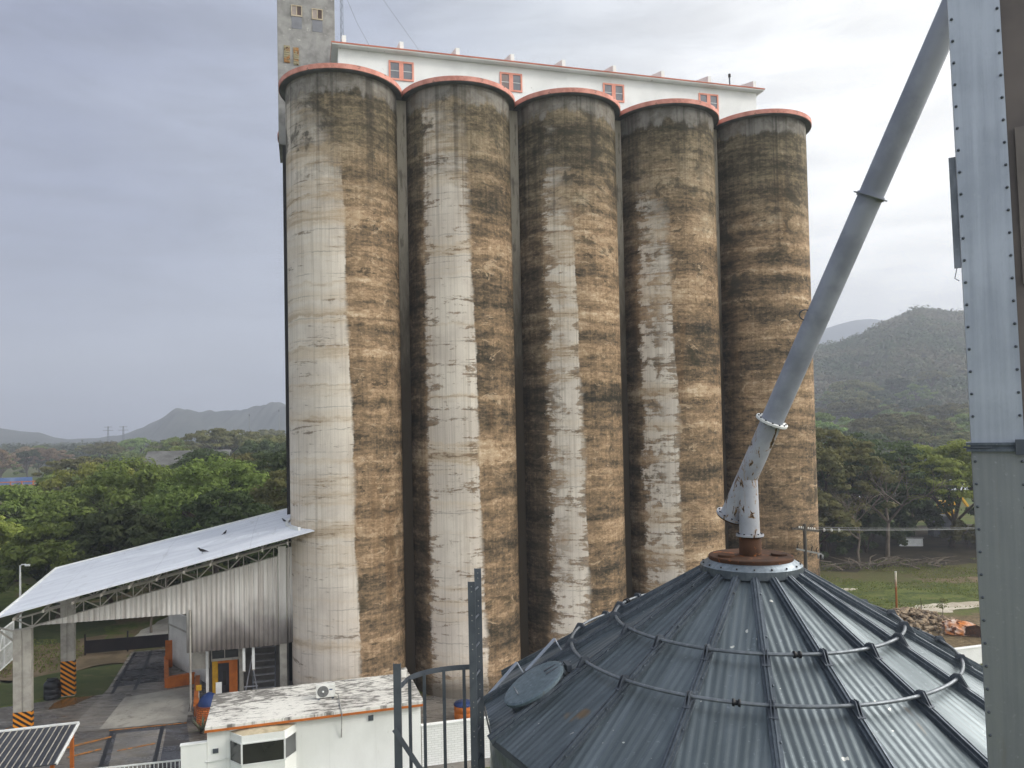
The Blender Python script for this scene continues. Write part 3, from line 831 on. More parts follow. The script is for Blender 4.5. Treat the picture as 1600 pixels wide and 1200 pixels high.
# hatch
ha = 190.5; hn = (Vector((cos(radians(ha)), sin(radians(ha)), 0))*.5 + Vector((0,0,.866))).normalized()
hc = on_cone(ha, 2.50, 0)
ht = MB().ring(hc, hn, [(.33,-.03),(.33,.07),(.31,.07)], 48, smooth=False, closed=False).build('hatch', M['galv_rib'], BN)
MB().ring(hc, hn, [(.0,.108),(.34,.104),(.365,.093),(.365,.066),(.34,.066)], 48, smooth=False, closed=False).build('hatch_lid', galv('blue_grey_hatch_lid', lin(112,127,135), lin(94,109,117), .5, .5), ht)
etv = Vector((-sin(radians(ha)), cos(radians(ha)), 0)); erv = hn.cross(etv)
hd = MB(); p0 = hc + hn*.14 - etv*-.05
dn = (on_cone(ha, 2.9) - on_cone(ha, 2.4)).normalized()
for (cc_, ax_) in ((hc + dn*.2 + hn*.107, etv),):
    hd.tube([cc_-ax_*.07, cc_-ax_*.07+hn*.04, cc_+ax_*.07+hn*.04, cc_+ax_*.07], .008, 6)
hd.build('hatch_handle', M['galv_ring'], ht)
MB().beam(hc - dn*.38 + hn*.09 - etv*.05, hc - dn*.16 + hn*.115 - etv*.05, .03, .012).beam(hc - dn*.38 + hn*.09 + etv*.05, hc - dn*.16 + hn*.115 + etv*.05, .03, .012).beam(hc - dn*.40 + hn*.03 - etv*.09, hc - dn*.40 + hn*.03 + etv*.09, .05, .07).build('hatch_hinge', M['steel_dark'], ht)
for (aa, r_) in ((176.0, 3.02), (173.5, 2.58)):
    p = on_cone(aa, r_, .02); q = on_cone(aa-3.0, r_-.40, .15)
    MB().beam(p, q, .07, .012, tuple(hn)).beam(q, on_cone(aa-3.0, r_-.40, -.02), .03, .01).build('grab_bar', M['galv_leg'], BN)

# ------------------------------------------------------------------ spout
J = Vector((2.66, 8.76, 14.41)); DS = Vector((.99, -1.16, 2.91)).normalized()
SPT = thing('grain_spout', (BC.x, BC.y, 13.53), 0, 'long sloping grain spout with a chipped white branch piece on the bin cap', 'grain spout')
def sl(p): return Vector(p) - Vector((BC.x, BC.y, 13.53))
MB().ring((0,0,0), (0,0,1), [(.122,.0),(.122,.215),(.10,.215)], 32, closed=False).build('socket', M['rust'], SPT)
lowp = MB().tube([(0,0,.19), sl(J)+Vector((0,0,.02)), ], .113, 32)
lowp.tube([sl(J - DS*.50), sl(J + DS*.70)], .116, 32)
lowp.build('branch_pipe', M['pipe_low'], SPT)
def flange(c, ax, r, name, mat, nb=10, th=.012):
    f = MB().ring(c, ax, [(r*.7,-th),(r,-th),(r,th),(r*.7,th)], 40, smooth=False)
    o = f.build(name, mat, SPT); ax = Vector(ax).normalized(); a = ax.orthogonal().normalized(); b_ = ax.cross(a)
    bb = MB().ring((0,0,0), ax, [(.0,-.024),(.010,-.024),(.010,.024),(.0,.024)], 6, closed=False).build('flange_bolt', M['black'], o)
    scatter(bb, [(Vector(c) + (a*cos(2*pi*k/nb)+b_*sin(2*pi*k/nb))*r*.86, None) for k in range(nb)])
flange((0,0,.225), (0,0,1), .152, 'flange', M['pipe_low'])
flange(sl(J - DS*.51), DS, .165, 'flange', M['pipe_low'])
MB().ring(sl(J - DS*.535), DS, [(.0,-.008),(.15,-.008),(.15,.008),(.0,.008)], 32, closed=False, smooth=False).build('blank_cover', M['rust'], SPT)
flange(sl(J + DS*.71), DS, .178, 'flange', M['white'], 12)
MB().tube([sl(J + DS*.70), sl(J + DS*6.9)], .121, 36).build('upper_pipe', M['pipe_up'], SPT)
for d_ in (3.22, 6.1):
    MB().ring(sl(J + DS*d_), DS, [(.12,-.02),(.135,-.02),(.135,-.004),(.168,-.004),(.168,.004),(.135,.004),(.135,.02),(.12,.02)] if d_ < 4 else [(.12,-.01),(.126,-.01),(.126,.01),(.12,.01)], 40, smooth=False).build('pipe_joint', M['pipe_up'], SPT)
sx = DS.cross(Vector((0,1,0))).normalized()
cc_ = sl(J + DS*1.92) + sx*.12
MB().tube([cc_ + DS*(.055*cos(t)) + sx*(.07*sin(t)) for t in [pi*k/10 for k in range(11)]], .007, 6).build('lifting_eye', M['steel_dark'], SPT)
MB().ring(sl(J + DS*1.95), DS, [(.12,-.004),(.124,-.004),(.124,.004),(.12,.004)], 40, smooth=False).build('weld_seam', M['pipe_up'], SPT)
MB().beam(sl(J + DS*5.7)+sx*.1, sl(J + DS*5.7)+sx*.1+Vector((.35,-.4,0)), .012, .012).build('stay_rod', M['steel_dark'], SPT)

# ------------------------------------------------------------------ elevator leg (near right)
LG = thing('bucket_elevator', (3.115, 5.2, 0), -radians(30), 'tall galvanised elevator casing with bolted seams at the right edge', 'elevator leg')
lean = -.0140
def lx(z): return lean*(z - 14.0)
def lbox(mb, x0, x1, y0, y1, z0, z1):
    a, b_ = lx(z0), lx(z1)
    mb.add([(x0+a,y0,z0),(x1+a,y0,z0),(x1+a,y1,z0),(x0+a,y1,z0),(x0+b_,y0,z1),(x1+b_,y0,z1),(x1+b_,y1,z1),(x0+b_,y1,z1)],
           [(0,3,2,1),(4,5,6,7),(0,1,5,4),(1,2,6,5),(2,3,7,6),(3,0,4,7)])
ZF = 14.82
m1 = MB(); lbox(m1, 0, .30, 0, .26, ZF+.03, 21); m1.build('upper_casing', M['galv_leg'], LG)
m1 = MB(); lbox(m1, -.002, .302, -.002, .262, 0, ZF-.03); m1.build('lower_casing', galv('grey_green_leg_casing', lin(136,141,143), lin(126,131,134), .4, .5, .25), LG)
fl = MB(); lbox(fl, -.03, .33, -.03, .29, ZF-.03, ZF-.012); lbox(fl, -.03, .33, -.03, .29, ZF+.012, ZF+.03); lbox(fl, -.004, .304, -.004, .264, ZF-.012, ZF+.012)
fl.build('joint_flange', M['galv_rib'], LG)
MB().beam((-.06,-.02,ZF), (.1,-.04,ZF), .012, .012).build('joint_pin', M['steel_dark'], LG)
MB().beam((.26,-.045,ZF+.05),(.26,-.045,ZF-.05), .05, .03).build('joint_clamp', M['steel_dark'], LG)
bt = MB().ring((0,0,0), (0,-1,0), [(.0,.011),(.006,.010),(.0095,.005),(.0095,0)], 10, closed=False).build('seam_bolt', M['steel_dark'], LG)
pl_ = []
for k in range(36):
    z_ = 12.9 + k*.152
    for x_ in (.017, .283):
        if abs(z_-ZF) > .06: pl_.append(((x_+lx(z_), -.002, z_), None))
scatter(bt, pl_)
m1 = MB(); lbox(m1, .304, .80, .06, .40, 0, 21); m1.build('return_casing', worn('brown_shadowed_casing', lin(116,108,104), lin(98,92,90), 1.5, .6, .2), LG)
m1 = MB(); lbox(m1, .345, .60, .035, .06, 15.9, 16.95); m1.build('access_panel', worn('grey_panel', lin(126,118,114), lin(108,102,98), 2, .6), LG)
m1 = MB(); lbox(m1, -.045, -.003, .03, .045, 16.05, 16.82); m1.build('edge_strip', M['galv_ring'], LG)
MB().tube([(-.03+lx(16.05),.035,16.05),(-.045+lx(16.0),.03,15.98),(-.02+lx(15.9),.03,15.96)], .003, 5).build('loose_wire', M['steel_dark'], LG)

# ------------------------------------------------------------------ ladder with safety cage at the bin eave
LD = thing('caged_ladder', (-.47, 8.3, 0), 0, 'dark steel ladder top with cage hoop beside the bin eave', 'ladder')
def ld(p): return Vector(p) - Vector((-.47, 8.3, 0))
def channel(mb, x, y, z0, z1, wd=.075, dp=.03):
    mb.box(x-wd/2, x+wd/2, y-.004, y, z0, z1).box(x-wd/2, x-wd/2+.005, y, y+dp, z0, z1).box(x+wd/2-.005, x+wd/2, y, y+dp, z0, z1)
for (x, y, zt) in ((-.465, 8.10, 13.42), (-.412, 8.42, 13.50)):
    c = MB(); channel(c, x+.47, y-8.3, 9.0, zt); 
    r = c.build('stile', M['steel_dark'], LD)
    h = MB().ring((0,0,0), (0,-1,0), [(.0,.003),(.007,.003),(.007,0)], 8, closed=False).build('stile_hole', M['wire'], r)
    scatter(h, [((x+.47, y-8.3-.004, zt-.05-k*.3-d_), None) for k in range(8) for d_ in (0, .055)])
for k in range(14):
    z_ = 9.4 + k*.3
    MB().tube([ld((-.465,8.12,z_)), ld((-.412,8.42,z_))], .012, 8).build('rung', M['steel_dark'], LD)
hoop = [(-1.20,7.86)] + [(-.47 - .70*cos(t), 7.98 + .50*sin(t)) for t in [pi/2*k/12 for k in range(13)]]
for z_ in (12.42, 11.0):
    hb = MB()
    for (p, q) in zip(hoop[:-1], hoop[1:]): hb.beam(ld((*p, z_)), ld((*q, z_)), .006, .055)
    hb.build('cage_hoop', M['steel_dark'], LD)
for (x, y) in ((-1.13, 8.12), (-1.0, 8.31), (-.80, 8.42), (-.585, 8.47)):
    MB().beam(ld((x, y-.01, 9.5)), ld((x, y-.01, 12.42)), .035, .006, (0,1,0)).build('cage_bar', M['steel_dark'], LD)
c = MB(); channel(c, -1.22+.47, 7.84-8.3, 9.0, 12.66, .075, .04); c.build('cage_post', M['steel_dark'], LD)
MB().beam(ld((-1.25,7.80,12.02)), ld((-.83,7.75,11.40)), .05, .006, (0,1,0)).build('brace', M['steel_dark'], LD)
GR = thing('platform_handrail', (-.4, 7.6, 0), 0, 'flat dark handrail crossing in front of the bin eave by the ladder', 'handrail')
gq = lambda p: Vector(p) - Vector((-.4, 7.6, 0))
MB().beam(gq((-.84,7.72,11.42)), gq((.055,7.72,11.66)), .04, .05).build('top_rail', M['steel_dark'], GR)
MB().beam(gq((.055,7.72,11.68)), gq((.055,7.72,9.6)), .045, .04).build('post', M['steel_dark'], GR)
MB().beam(gq((-.84,7.72,11.44)), gq((-.84,7.72,9.6)), .045, .04).build('post', M['steel_dark'], GR)
MB().beam(gq((-.84,7.72,10.9)), gq((.055,7.72,11.1)), .03, .04).build('mid_rail', M['steel_dark'], GR)

# ------------------------------------------------------------------ shed beside the silos
SD = thing('loading_shed', SH, ROW, 'open truck shed with a sloping white roof leaning on the leftmost silo', 'shed')
FLc, FRc, BLc, BRc = (-.46,-2.21,6.37), (14.6,-2.2,9.80), (-.25,6.4,7.31), (13.4,6.4,10.30)
rf = MB(); top = [FLc, FRc, (13.75,-.9,9.95), (13.25,1.0,9.98), BRc, BLc]
th = .05
vs = [Vector(p) for p in top] + [Vector(p)-Vector((0,0,th)) for p in top]
n = len(top); rf.add(vs, [tuple(range(n)), tuple(range(2*n-1,n-1,-1))] + [(i,(i+1)%n,(i+1)%n+n,i+n) for i in range(n)])
rfo = rf.build('roof', M['shed_roof'], SD)
ed = MB()
for (p, q) in ((FLc, BLc), (BLc, BRc)): ed.beam(Vector(p)+Vector((0,0,.0)), Vector(q), .1, .13)
ed.build('edge_trim', M['white'], rfo)
# flashing where the roof meets the silo
fv = []
cs = Vector((16.38, .53, 0))
for k in range(15):
    a1 = radians(180-25 + (64)*k/14)
    rr_ = R+.02; p = cs + Vector((cos(a1)*rr_, sin(a1)*rr_, 0)); p.z = 6.37 + (p.x+.46)*.2278 + (p.y+2.2)*.105
    fv.append(p)
fb = MB()
for p, q in zip(fv[:-1], fv[1:]): fb.beam(p+Vector((-.05,0,.08)), q+Vector((-.05,0,.08)), .16, .3)
fb.build('flashing', M['white'], rfo)
def chord(x): return 5.19 + (x+.2)*.2335
def rooft(x, y=0): return 6.37 + (x+.46)*.2278 + (y+2.2)*.118 - th
for yy in (0.0, 5.4):
    tb = MB(); xs = np.linspace(-.4, 14.0, 19)
    tb.beam((-.4,yy,chord(-.4)), (14.1 if yy < 1 else 13.0,yy,chord(14.1 if yy < 1 else 13.0)), .09, .10)
    tz = lambda x: chord(x)+.62
    tb.beam((-.4,yy,tz(-.4)), (14.0 if yy < 1 else 13.0,yy,tz(14.0 if yy < 1 else 13.0)), .09, .09)
    for i, (a_, b_) in enumerate(zip(xs[:-1], xs[1:])):
        if yy > 1 and b_ > 13: break
        if i % 2: tb.beam((a_,yy,chord(a_)), (b_,yy,tz(b_)), .05, .06)
        else: tb.beam((a_,yy,tz(a_)), (b_,yy,chord(b_)), .05, .06)
        tb.beam((b_,yy,chord(b_)), (b_,yy,tz(b_)), .045, .05)
    tb.build('truss', M['truss'], SD)
pu = MB()
for x in np.linspace(.2, 13.2, 11):
    pu.beam((x,-2.1,rooft(x,-2.1)-.30), (x, 6.3 if x < 12.9 else 2, rooft(x, 6.3 if x < 12.9 else 2)-.30), .07, .14)
pu.build('purlin', M['truss'], SD)
# knee brace and gable strut at the left
MB().beam((-.4,0,chord(-.4)), (-2.0,-.1,5.75), .07, .07).beam((-.05,.0,4.3), (-1.2,-.05,5.35), .08, .08).build('knee_brace', M['truss'], SD)
def ripple_wall(xa, xb, zb, zt, y, pitch=.25, amp=.028):
    mb = MB(); n_ = int((xb-xa)/(pitch/4)); vs = []; fs = []
    for k in range(n_+1):
        x = xa + (xb-xa)*k/n_; ph = (x/pitch) % 1.0
        d = amp*(1 if ph < .4 else -1)
        vs += [(x, y+d, zb(x)), (x, y+d, zt(x))]
    for k in range(n_): fs.append((2*k, 2*k+2, 2*k+3, 2*k+1))
    mb.add(vs, fs); return mb
cw = ripple_wall(.35, 7.83, lambda x: 5.40, lambda x: max(chord(x)+.02, 5.42), -.10)
cw.build('cladding', M['clad'], SD, fixn=False)
cw = ripple_wall(7.83, 12.62, lambda x: 3.28, lambda x: chord(x)+.02, -.10)
cw.build('cladding', M['clad'], SD, fixn=False)
cw = ripple_wall(13.08, 13.42, lambda x: 3.36, lambda x: chord(x)+.35, -.08, .17)
cw.build('cladding', M['clad'], SD, fixn=False)
MB().box(12.64,13.06,-.16,-.02,3.34,8.75).build('corner_flashing', M['clad'], SD)
def column(x, y, w_, d_, h, zs0, zs1):
    c = MB(); c.box(x-w_/2, x-.04, y-d_/2, y+d_/2, 0, h).box(x+.04, x+w_/2, y-d_/2, y+d_/2, 0, h).box(x-.04, x+.04, y-d_/2+.04, y+d_/2-.04, 0, h)
    p = c.build('column', M['truss'], SD)
    MB().box(x-w_/2-.006, x+w_/2+.006, y-d_/2-.006, y+d_/2+.006, zs0, zs1).build('hazard_stripes', M['stripe'], p)
column(-.02, .0, .84, .34, 5.25, .0, 1.05)
column(.63, 5.4, .72, .34, 6.3, .05, 2.05)
MB().box(12.66,13.04,-.02,.36,0,8.1).build('column', M['truss'], SD)
MB().tube([(8.03,-.14,0),(8.03,-.14,5.6)], .055, 10).box(7.9,8.16,-.27,-.01,0,.12).build('pipe_post', M['truss'], SD)
em = bpy.data.materials.new('lit_fluorescent_tube'); em.use_nodes = True
eb = em.node_tree.nodes['Principled BSDF']; eb.inputs['Emission Color'].default_value = (1,.97,.8,1); eb.inputs['Emission Strength'].default_value = 1.3
for (p, q) in (((4.0,2.6,5.62), (5.25,2.6,5.62)), ((5.55,3.2,7.35), (6.45,3.2,7.35))):
    t = thing('fluorescent_light', shp(*p), ROW, 'lit fluorescent tube hanging low under the shed fascia' if p[2] < 6 else 'lit fluorescent tube glowing high behind the shed truss', 'light fitting', 'lit tubes under the shed roof')
    L_ = q[0]-p[0]
    MB().tube([(0,0,0),(L_,0,0)], .05, 8).build('tube', em, t)
    MB().box(-.05, L_+.05, -.1, .1, .05, .12).build('housing', M['white'], t)
    MB().beam((.1,0,.12), (.1,0,1.0), .02, .02).beam((L_-.1,0,.12), (L_-.1,0,1.0), .02, .02).build('hanger', M['truss'], t)
# rooms behind the cladding
RM = thing('scale_room', shp(7.9, 1.5), ROW, 'dim control room under the shed with yellow and orange door frame', 'room')
MB().box(.75, 5.2, 1.2, 1.35, 0, 3.6).build('back_wall', worn('dim_grey_wall', lin(120,118,114), lin(96,94,92), 1, .85), RM)
MB().box(-.0, .9, .0, .12, 1.9, 3.4).build('side_panel', M['truss'], RM)
MB().box(.72, .86, -.05, .1, 0, 3.4).build('white_jamb', M['white'], RM)
MB().box(1.05,1.35,0,.12,0,2.25).build('yellow_jamb', M['yellow'], RM)
MB().box(1.95,2.40,0,.12,0,2.25).box(1.35,1.95,.02,.1,2.12,2.25).build('orange_jamb', M['orange'], RM)
dr = MB().box(1.37,1.93,.3,.36,0,2.1).build('door', worn('dark_blue_door', lin(62,62,70), lin(48,48,54), 2, .5), RM)
MB().box(1.6,1.75,.285,.3,.8,1.6).build('door_window', M['glass_dark'], dr)
MB().box(1.0,2.5,-.02,.1,2.27,2.40).box(1.0,1.05,0,.1,2.4,3.2).box(2.45,2.5,0,.1,2.4,3.2).box(1.7,1.74,0,.1,2.4,3.2).build('transom_frame', M['truss'], RM)
MB().box(1.05,2.45,.04,.06,2.4,3.2).build('transom_pane', M['glass_dark'], RM)
MB().box(2.5,2.72,-.05,.1,0,3.4).build('grey_jamb', M['truss'], RM)
STR_ = thing('steel_stair', shp(10.6, 1.0), ROW, 'grey open steel stair beside the silo under the shed cladding', 'stair')
for s_ in (0.55, 1.75): 
    MB().beam((s_, -.25, 0), (s_, 1.5, 3.2), .05, .2).build('stringer', M['steel_dark'], STR_)
for k in range(9):
    MB().box(.57, 1.73, -.2+k*.19-.14, -.2+k*.19+.14, .28+k*.34, .32+k*.34).build('tread', worn('grey_tread', lin(148,148,150), lin(124,124,128), 3, .6), STR_)
MB().beam((0.05,-.1,0),(.55,.1,2.6),.05,.05).beam((0.9,-.28,.0),(.5,-.28,2.6),.05,.05).beam((0.1,-.28,.9),(.85,-.28,.9),.05,.05).build('frame', worn('light_grey_frame', lin(160,162,168), lin(136,138,144), 3, .6), STR_)
for (x, zb, zt) in ((10.75,1.95,3.3), (11.25,2.0,3.3)):
    t = thing('hanging_tube_lamp', shp(x, .2, zb), ROW, 'white tube hanging upright under the cladding, %s of the pair by the stair' % ('left' if x < 11 else 'right'), 'tube', 'upright white tubes by the stair')
    MB().box(-.07,.07,-.05,.05,0,zt-zb).build('tube_body', M['white'], t); MB().box(-.09,.09,-.06,.06,-.05,0).build('end_cap', M['truss'], t)
t = thing('white_board', shp(9.35,.9), ROW, 'plain white board leaning upright before the yellow door frame', 'board')
MB().box(-.16,.16,0,.04,0,1.25).build('board_face', M['white'], t, .01); MB().beam((-.1,.05,.0),(-.05,.05,1.1),.04,.04).build('batten', M['truss'], t)
t = thing('white_partition', shp(5.3,10.6), ROW - radians(61.5), 'white sheet-metal partition at the back of the open shed', 'partition')
MB().box(0,6.5,-.05,.05,0,3.5).build('sheet', worn('white_sheet', lin(214,212,206), lin(192,190,184), .8, .6), t); MB().box(0,6.5,-.08,-.05,2.5,2.62).box(0,.08,-.08,-.05,0,2.5).build('rail', M['truss'], t)
for lab, p, q, h in (('low orange kerb wall running back along the weigh deck', (6.0,5.0), (5.15,10.2), .5), ('low orange wall across the end of the pale pad', (6.02,4.95), (7.5,5.35), .62), ('low faded orange wall on the right side of the pale pad', (7.75,4.9), (8.35,-.6), .55)):
    a_, b_ = shp(*p), shp(*q); d_ = b_-a_
    t = thing('kerb_wall', a_, atan2(d_.y, d_.x), lab, 'low wall', 'orange kerb walls in the shed')
    MB().box(.0, d_.length, -.11, .11, 0, h).build('wall_face', M['orange'] if 'faded' not in lab else worn('faded_orange_brown', lin(150,88,50), lin(120,76,50), 1.5, .8), t, .02)
    MB().box(-.03, d_.length+.03, -.13, .13, h, h+.05).build('coping', M['orange'], t)
t = thing('orange_bollard_sign', shp(5.35,9.4), ROW, 'orange upright panel at the corner of the white partition', 'panel')
MB().box(-.12,.30,-.04,.04,0,1.75).build('panel_face', M['orange'], t); MB().beam((.1,.06,0),(.1,.06,1.7),.05,.05).build('stake', M['truss'], t)
t = thing('dark_barrier', shp(-.72,14.4), ROW, 'long low dark barrier with steel posts across the back of the yard', 'barrier')
MB().box(.05,5.5,-.05,.05,.12,1.0).build('panel', M['dark_barrier'], t)
for x in (0, 2.7, 5.5): MB().beam((x,.02,0),(x,.02,1.45),.09,.09).build('post', M['dark_barrier'], t)
t = thing('water_tank', shp(-.15,5.2), 0, 'black plastic water tank with ribbed lid on the grass verge', 'tank')
MB().ring((0,0,0),(0,0,1),[(.0,0),(.42,0),(.45,.05),(.45,.28),(.43,.30),(.45,.32),(.45,.58),(.43,.6),(.45,.62),(.45,.85),(.36,1.0),(.25,1.05)],28,closed=False).build('body', M['black'], t)
MB().ring((0,0,1.05),(0,0,1),[(.25,0),(.27,.0),(.27,.07),(.0,.09)],20,closed=False).build('lid', M['black'], t)
MB().tube([(-.32,0,1.0),(-.3,0,1.16),(.3,0,1.16),(.32,0,1.0)], .02, 6).build('handle', M['black'], t)
# brick planter with blue cover
t = thing('brick_planter', shp(9.15,-1.85), ROW, 'round orange brick basin with a blue cover beside the white office', 'basin')
pl = cyl_uv(.62, 0, .95, 'brick_ring', M['brick_orange'], t, 40)
uvl = pl.data.uv_layers[0]
for l_ in uvl.data: l_.uv = (l_.uv[0]*.62*pi/180, l_.uv[1])
MB().ring((0,0,0),(0,0,1),[(.62,.95),(.66,.95),(.66,1.0),(.52,1.0)],32,closed=False).build('coping', M['brick_orange'], t)
MB().ring((0,0,1.0),(0,0,1),[(.55,.0),(.5,.22),(.32,.46),(.1,.58),(.0,.6)],24,closed=False).build('cover', M['blue'], t)
t = thing('hazard_marker', shp(8.35,.6), ROW, 'small yellow marker on a post by the faded orange wall', 'marker')
MB().box(-.14,.14,-.02,.02,1.0,1.3).build('plate', M['yellow'], t); MB().beam((0,.03,0),(0,.03,1.1),.04,.04).build('post', M['truss'], t)

# ------------------------------------------------------------------ white office in front of the silos
OF = thing('white_office', (-12.94, 32.02, 0), radians(16.6), 'low white office with a mouldy flat roof and orange eave', 'office')
MB().box(.06, 9.0, .25, 4.05, 0, 2.78).build('wall', M['white_wall'], OF)
MB().box(0, 9.12, 0, 4.3, 2.86, 3.0).build('roof_slab', M['roof_mould'], OF, .015)
MB().box(-.015, 9.135, -.015, 4.315, 2.78, 2.88).build('eave_band', M['orange'], OF)
MB().box(8.45,8.95,3.65,4.05,3.0,3.35).build('roof_vent', M['roof_mould'], OF, .02)
jm = worn('render_joint_line', lin(222,224,221), lin(212,214,211), 1, .8)  # joint lines slightly greyer than the wall
for x in (.8, 3.85, 5.0, 7.0): MB().box(x-.006, x+.006, .244, .25, 0, 2.78).build('render_joint', jm, OF)
MB().box(3.9,9.0,.244,.25,2.42,2.432).build('render_joint', jm, OF)
bay = [(.95,.25),(1.45,-.45),(3.15,-.45),(3.62,.25)]
bw = OF
MB().prism([(x,y) for x,y in bay], 'z', 2.33, 2.62).build('bay_canopy', M['white_wall'], OF)
cv = MB()                                                          # curved top of the canopy
for j in range(6):
    pass
arc = [(k/10, .16*sin(pi*k/10)) for k in range(11)]
vs = []
for (t_, h_) in arc:
    x = .97 + (3.6-.97)*t_
    yb = -.43 if 1.45 <= x <= 3.15 else .25 - .68*min(abs(x-.97)/.48, abs(3.6-x)/.45)
    vs += [(x, max(yb,-.43), 2.622), (x, .248, 2.622+h_)]
cv.add(vs, [(2*k,2*k+2,2*k+3,2*k+1) for k in range(10)])
cv.build('canopy_hood', worn('lichen_hood', lin(196,184,156), lin(150,138,112), 1.2, .9), OF)
MB().prism([(x,y) for x,y in bay], 'z', 0, 1.42).build('bay_base', M['white_wall'], OF)
win = MB()
for (x, y) in bay: win.box(x-.035, x+.035, y-.02, y+.05, 1.42, 2.33)
for (p, q) in zip(bay[:-1], bay[1:]):
    win.beam((*p,1.445),(*q,1.445),.06,.05).beam((*p,2.31),(*q,2.31),.06,.05)
wo_ = win.build('bay_window', M['white'], OF)
for (p, q), mt in zip(zip(bay[:-1], bay[1:]), (M['glass_dark'], worn('near_black_glass', lin(44,44,43), lin(33,33,33), .8, .1, spec=.7), worn('grey_side_glass', lin(84,86,86), lin(66,68,68), .8, .15, spec=.7))):
    p = Vector((*p,0)); q = Vector((*q,0)); d = (q-p).normalized()
    MB().beam(p+d*.04+Vector((0,0,1.88)), q-d*.04+Vector((0,0,1.88)), .015, .82).build('pane', mt, wo_)
MB().box(.28,.5,.2,.25,1.82,2.0).build('wall_vent', M['steel_dark'], OF); MB().box(6.68,6.9,.2,.25,2.35,2.58).build('wall_vent', M['steel_dark'], OF)
MB().tube([(-.02,.2,1.55),(.05,.17,1.52),(.95,.17,1.57),(.95,.17,.4)], .02, 6).build('conduit', M['white'], OF)
AC = thing('air_conditioner', OF.matrix_basis @ Vector((4.95,1.95,3.0)), radians(16.6), 'white air conditioner fan unit standing on the office roof', 'air conditioner')
MB().box(-.42,.42,-.16,.16,.06,.62).build('casing', M['ac'], AC, .015)
fn = MB(); fn.ring((-.12,-.162,.34),(0,-1,0),[(.0,.012),(.05,.012),(.24,.012),(.255,.0)],32,closed=False,smooth=False).build('fan_guard', M['ac_grille'], AC)
gd = MB()
for rr_ in (.06,.1,.14,.18,.22): gd.ring((-.12,-.176,.34),(0,-1,0),[(rr_,0),(rr_+.008,0),(rr_+.008,.006),(rr_,.006)],32)
gd.build('guard_wire', M['steel_dark'], AC)
MB().ring((-.12,-.18,.34),(0,-1,0),[(.0,.012),(.05,.01),(.05,0)],20,closed=False).build('hub', M['white'], AC)
MB().box(.16,.30,-.166,-.16,.38,.43).build('badge', M['blue'], AC)
MB().box(-.36,-.26,-.2,.2,0,.06).box(.26,.36,-.2,.2,0,.06).build('foot', M['steel_dark'], AC)
MB().tube([(.42,0,.2),(.55,0,.1),(.56,-.5,.05),(.56,-1.96,.03),(.58,-2.0,-.1),(.56,-1.74,-1.2)], .025, 6).build('hose', M['conc_grey'], AC)
oc = lambda x, y, z=0: OF.matrix_basis @ Vector((x,y,z))
t = thing('yard_wall', oc(-.95,.3), radians(16.6), 'low white wall stub joining the left end of the office', 'wall')
MB().box(0,1.0,-.1,.1,0,2.28).build('wall_face', M['white_wall'], t); MB().box(-.03,1.0,-.13,.13,2.28,2.33).build('coping', M['white_wall'], t)
t = thing('block_wall', oc(9.02,.35), radians(15.2), 'white painted block wall running from the office towards the bin', 'wall')
MB().box(.02,5.4,-.1,.1,0,1.78).build('wall_face', M['brick_paint'], t); MB().box(.02,5.4,-.13,.13,1.78,1.83).build('coping', M['white_wall'], t)
t = thing('lidded_drum', (-2.85,40.6,0), 0, 'orange drum with a blue lid at the foot of the second silo', 'drum')
MB().ring((0,0,0),(0,0,1),[(.0,0),(.48,0),(.5,.03),(.5,.35),(.48,.37),(.5,.39),(.5,.72),(.46,.75)],28,closed=False).build('body', M['orange'], t)
MB().ring((0,0,.75),(0,0,1),[(.52,-.04),(.53,.0),(.5,.06),(.0,.12)],28,closed=False).build('lid', M['blue'], t)
t = thing('agave_plant', shp(8.95,-3.2), 0, 'spiky grey-green agave growing beside the office corner', 'plant')
ag = MB(); rnd = random.Random(3)
for k in range(34):
    a_ = rnd.uniform(0,2*pi); e_ = rnd.uniform(.25,1.3); L_ = rnd.uniform(.7,1.1)
    d = Vector((cos(a_)*cos(e_), sin(a_)*cos(e_), sin(e_))); s_ = d.cross(Vector((0,0,1))).normalized()*.035
    ag.add([-s_+Vector((0,0,.1)), s_+Vector((0,0,.1)), d*L_*.6+s_, d*L_+Vector((0,0,-.06)), d*L_*.6-s_], [(0,1,2,4),(4,2,3)])
ag.build('leaves', worn('agave_green', lin(92,100,78), lin(70,78,60), 3, .6), t); MB().ring((0,0,0),(0,0,1),[(.0,.16),(.1,.12),(.12,0)],10,closed=False).build('stem', M['bark'], t)
# railing
t = thing('white_railing', (-18.9,32.86,0), atan2(.58,2.63), 'white bar railing at the bottom edge of the yard', 'railing')
rl = 4.4
MB().box(0,rl,-.03,.03,.94,1.0).build('top_rail', M['white'], t); MB().box(0,rl,-.02,.02,.12,.16).build('bottom_rail', M['white'], t)
for k in range(27):
    MB().box(k*rl/26-.018,k*rl/26+.018,-.015,.015,.0 if k % 13 == 0 else .16,.94).build('baluster', M['white'], t)
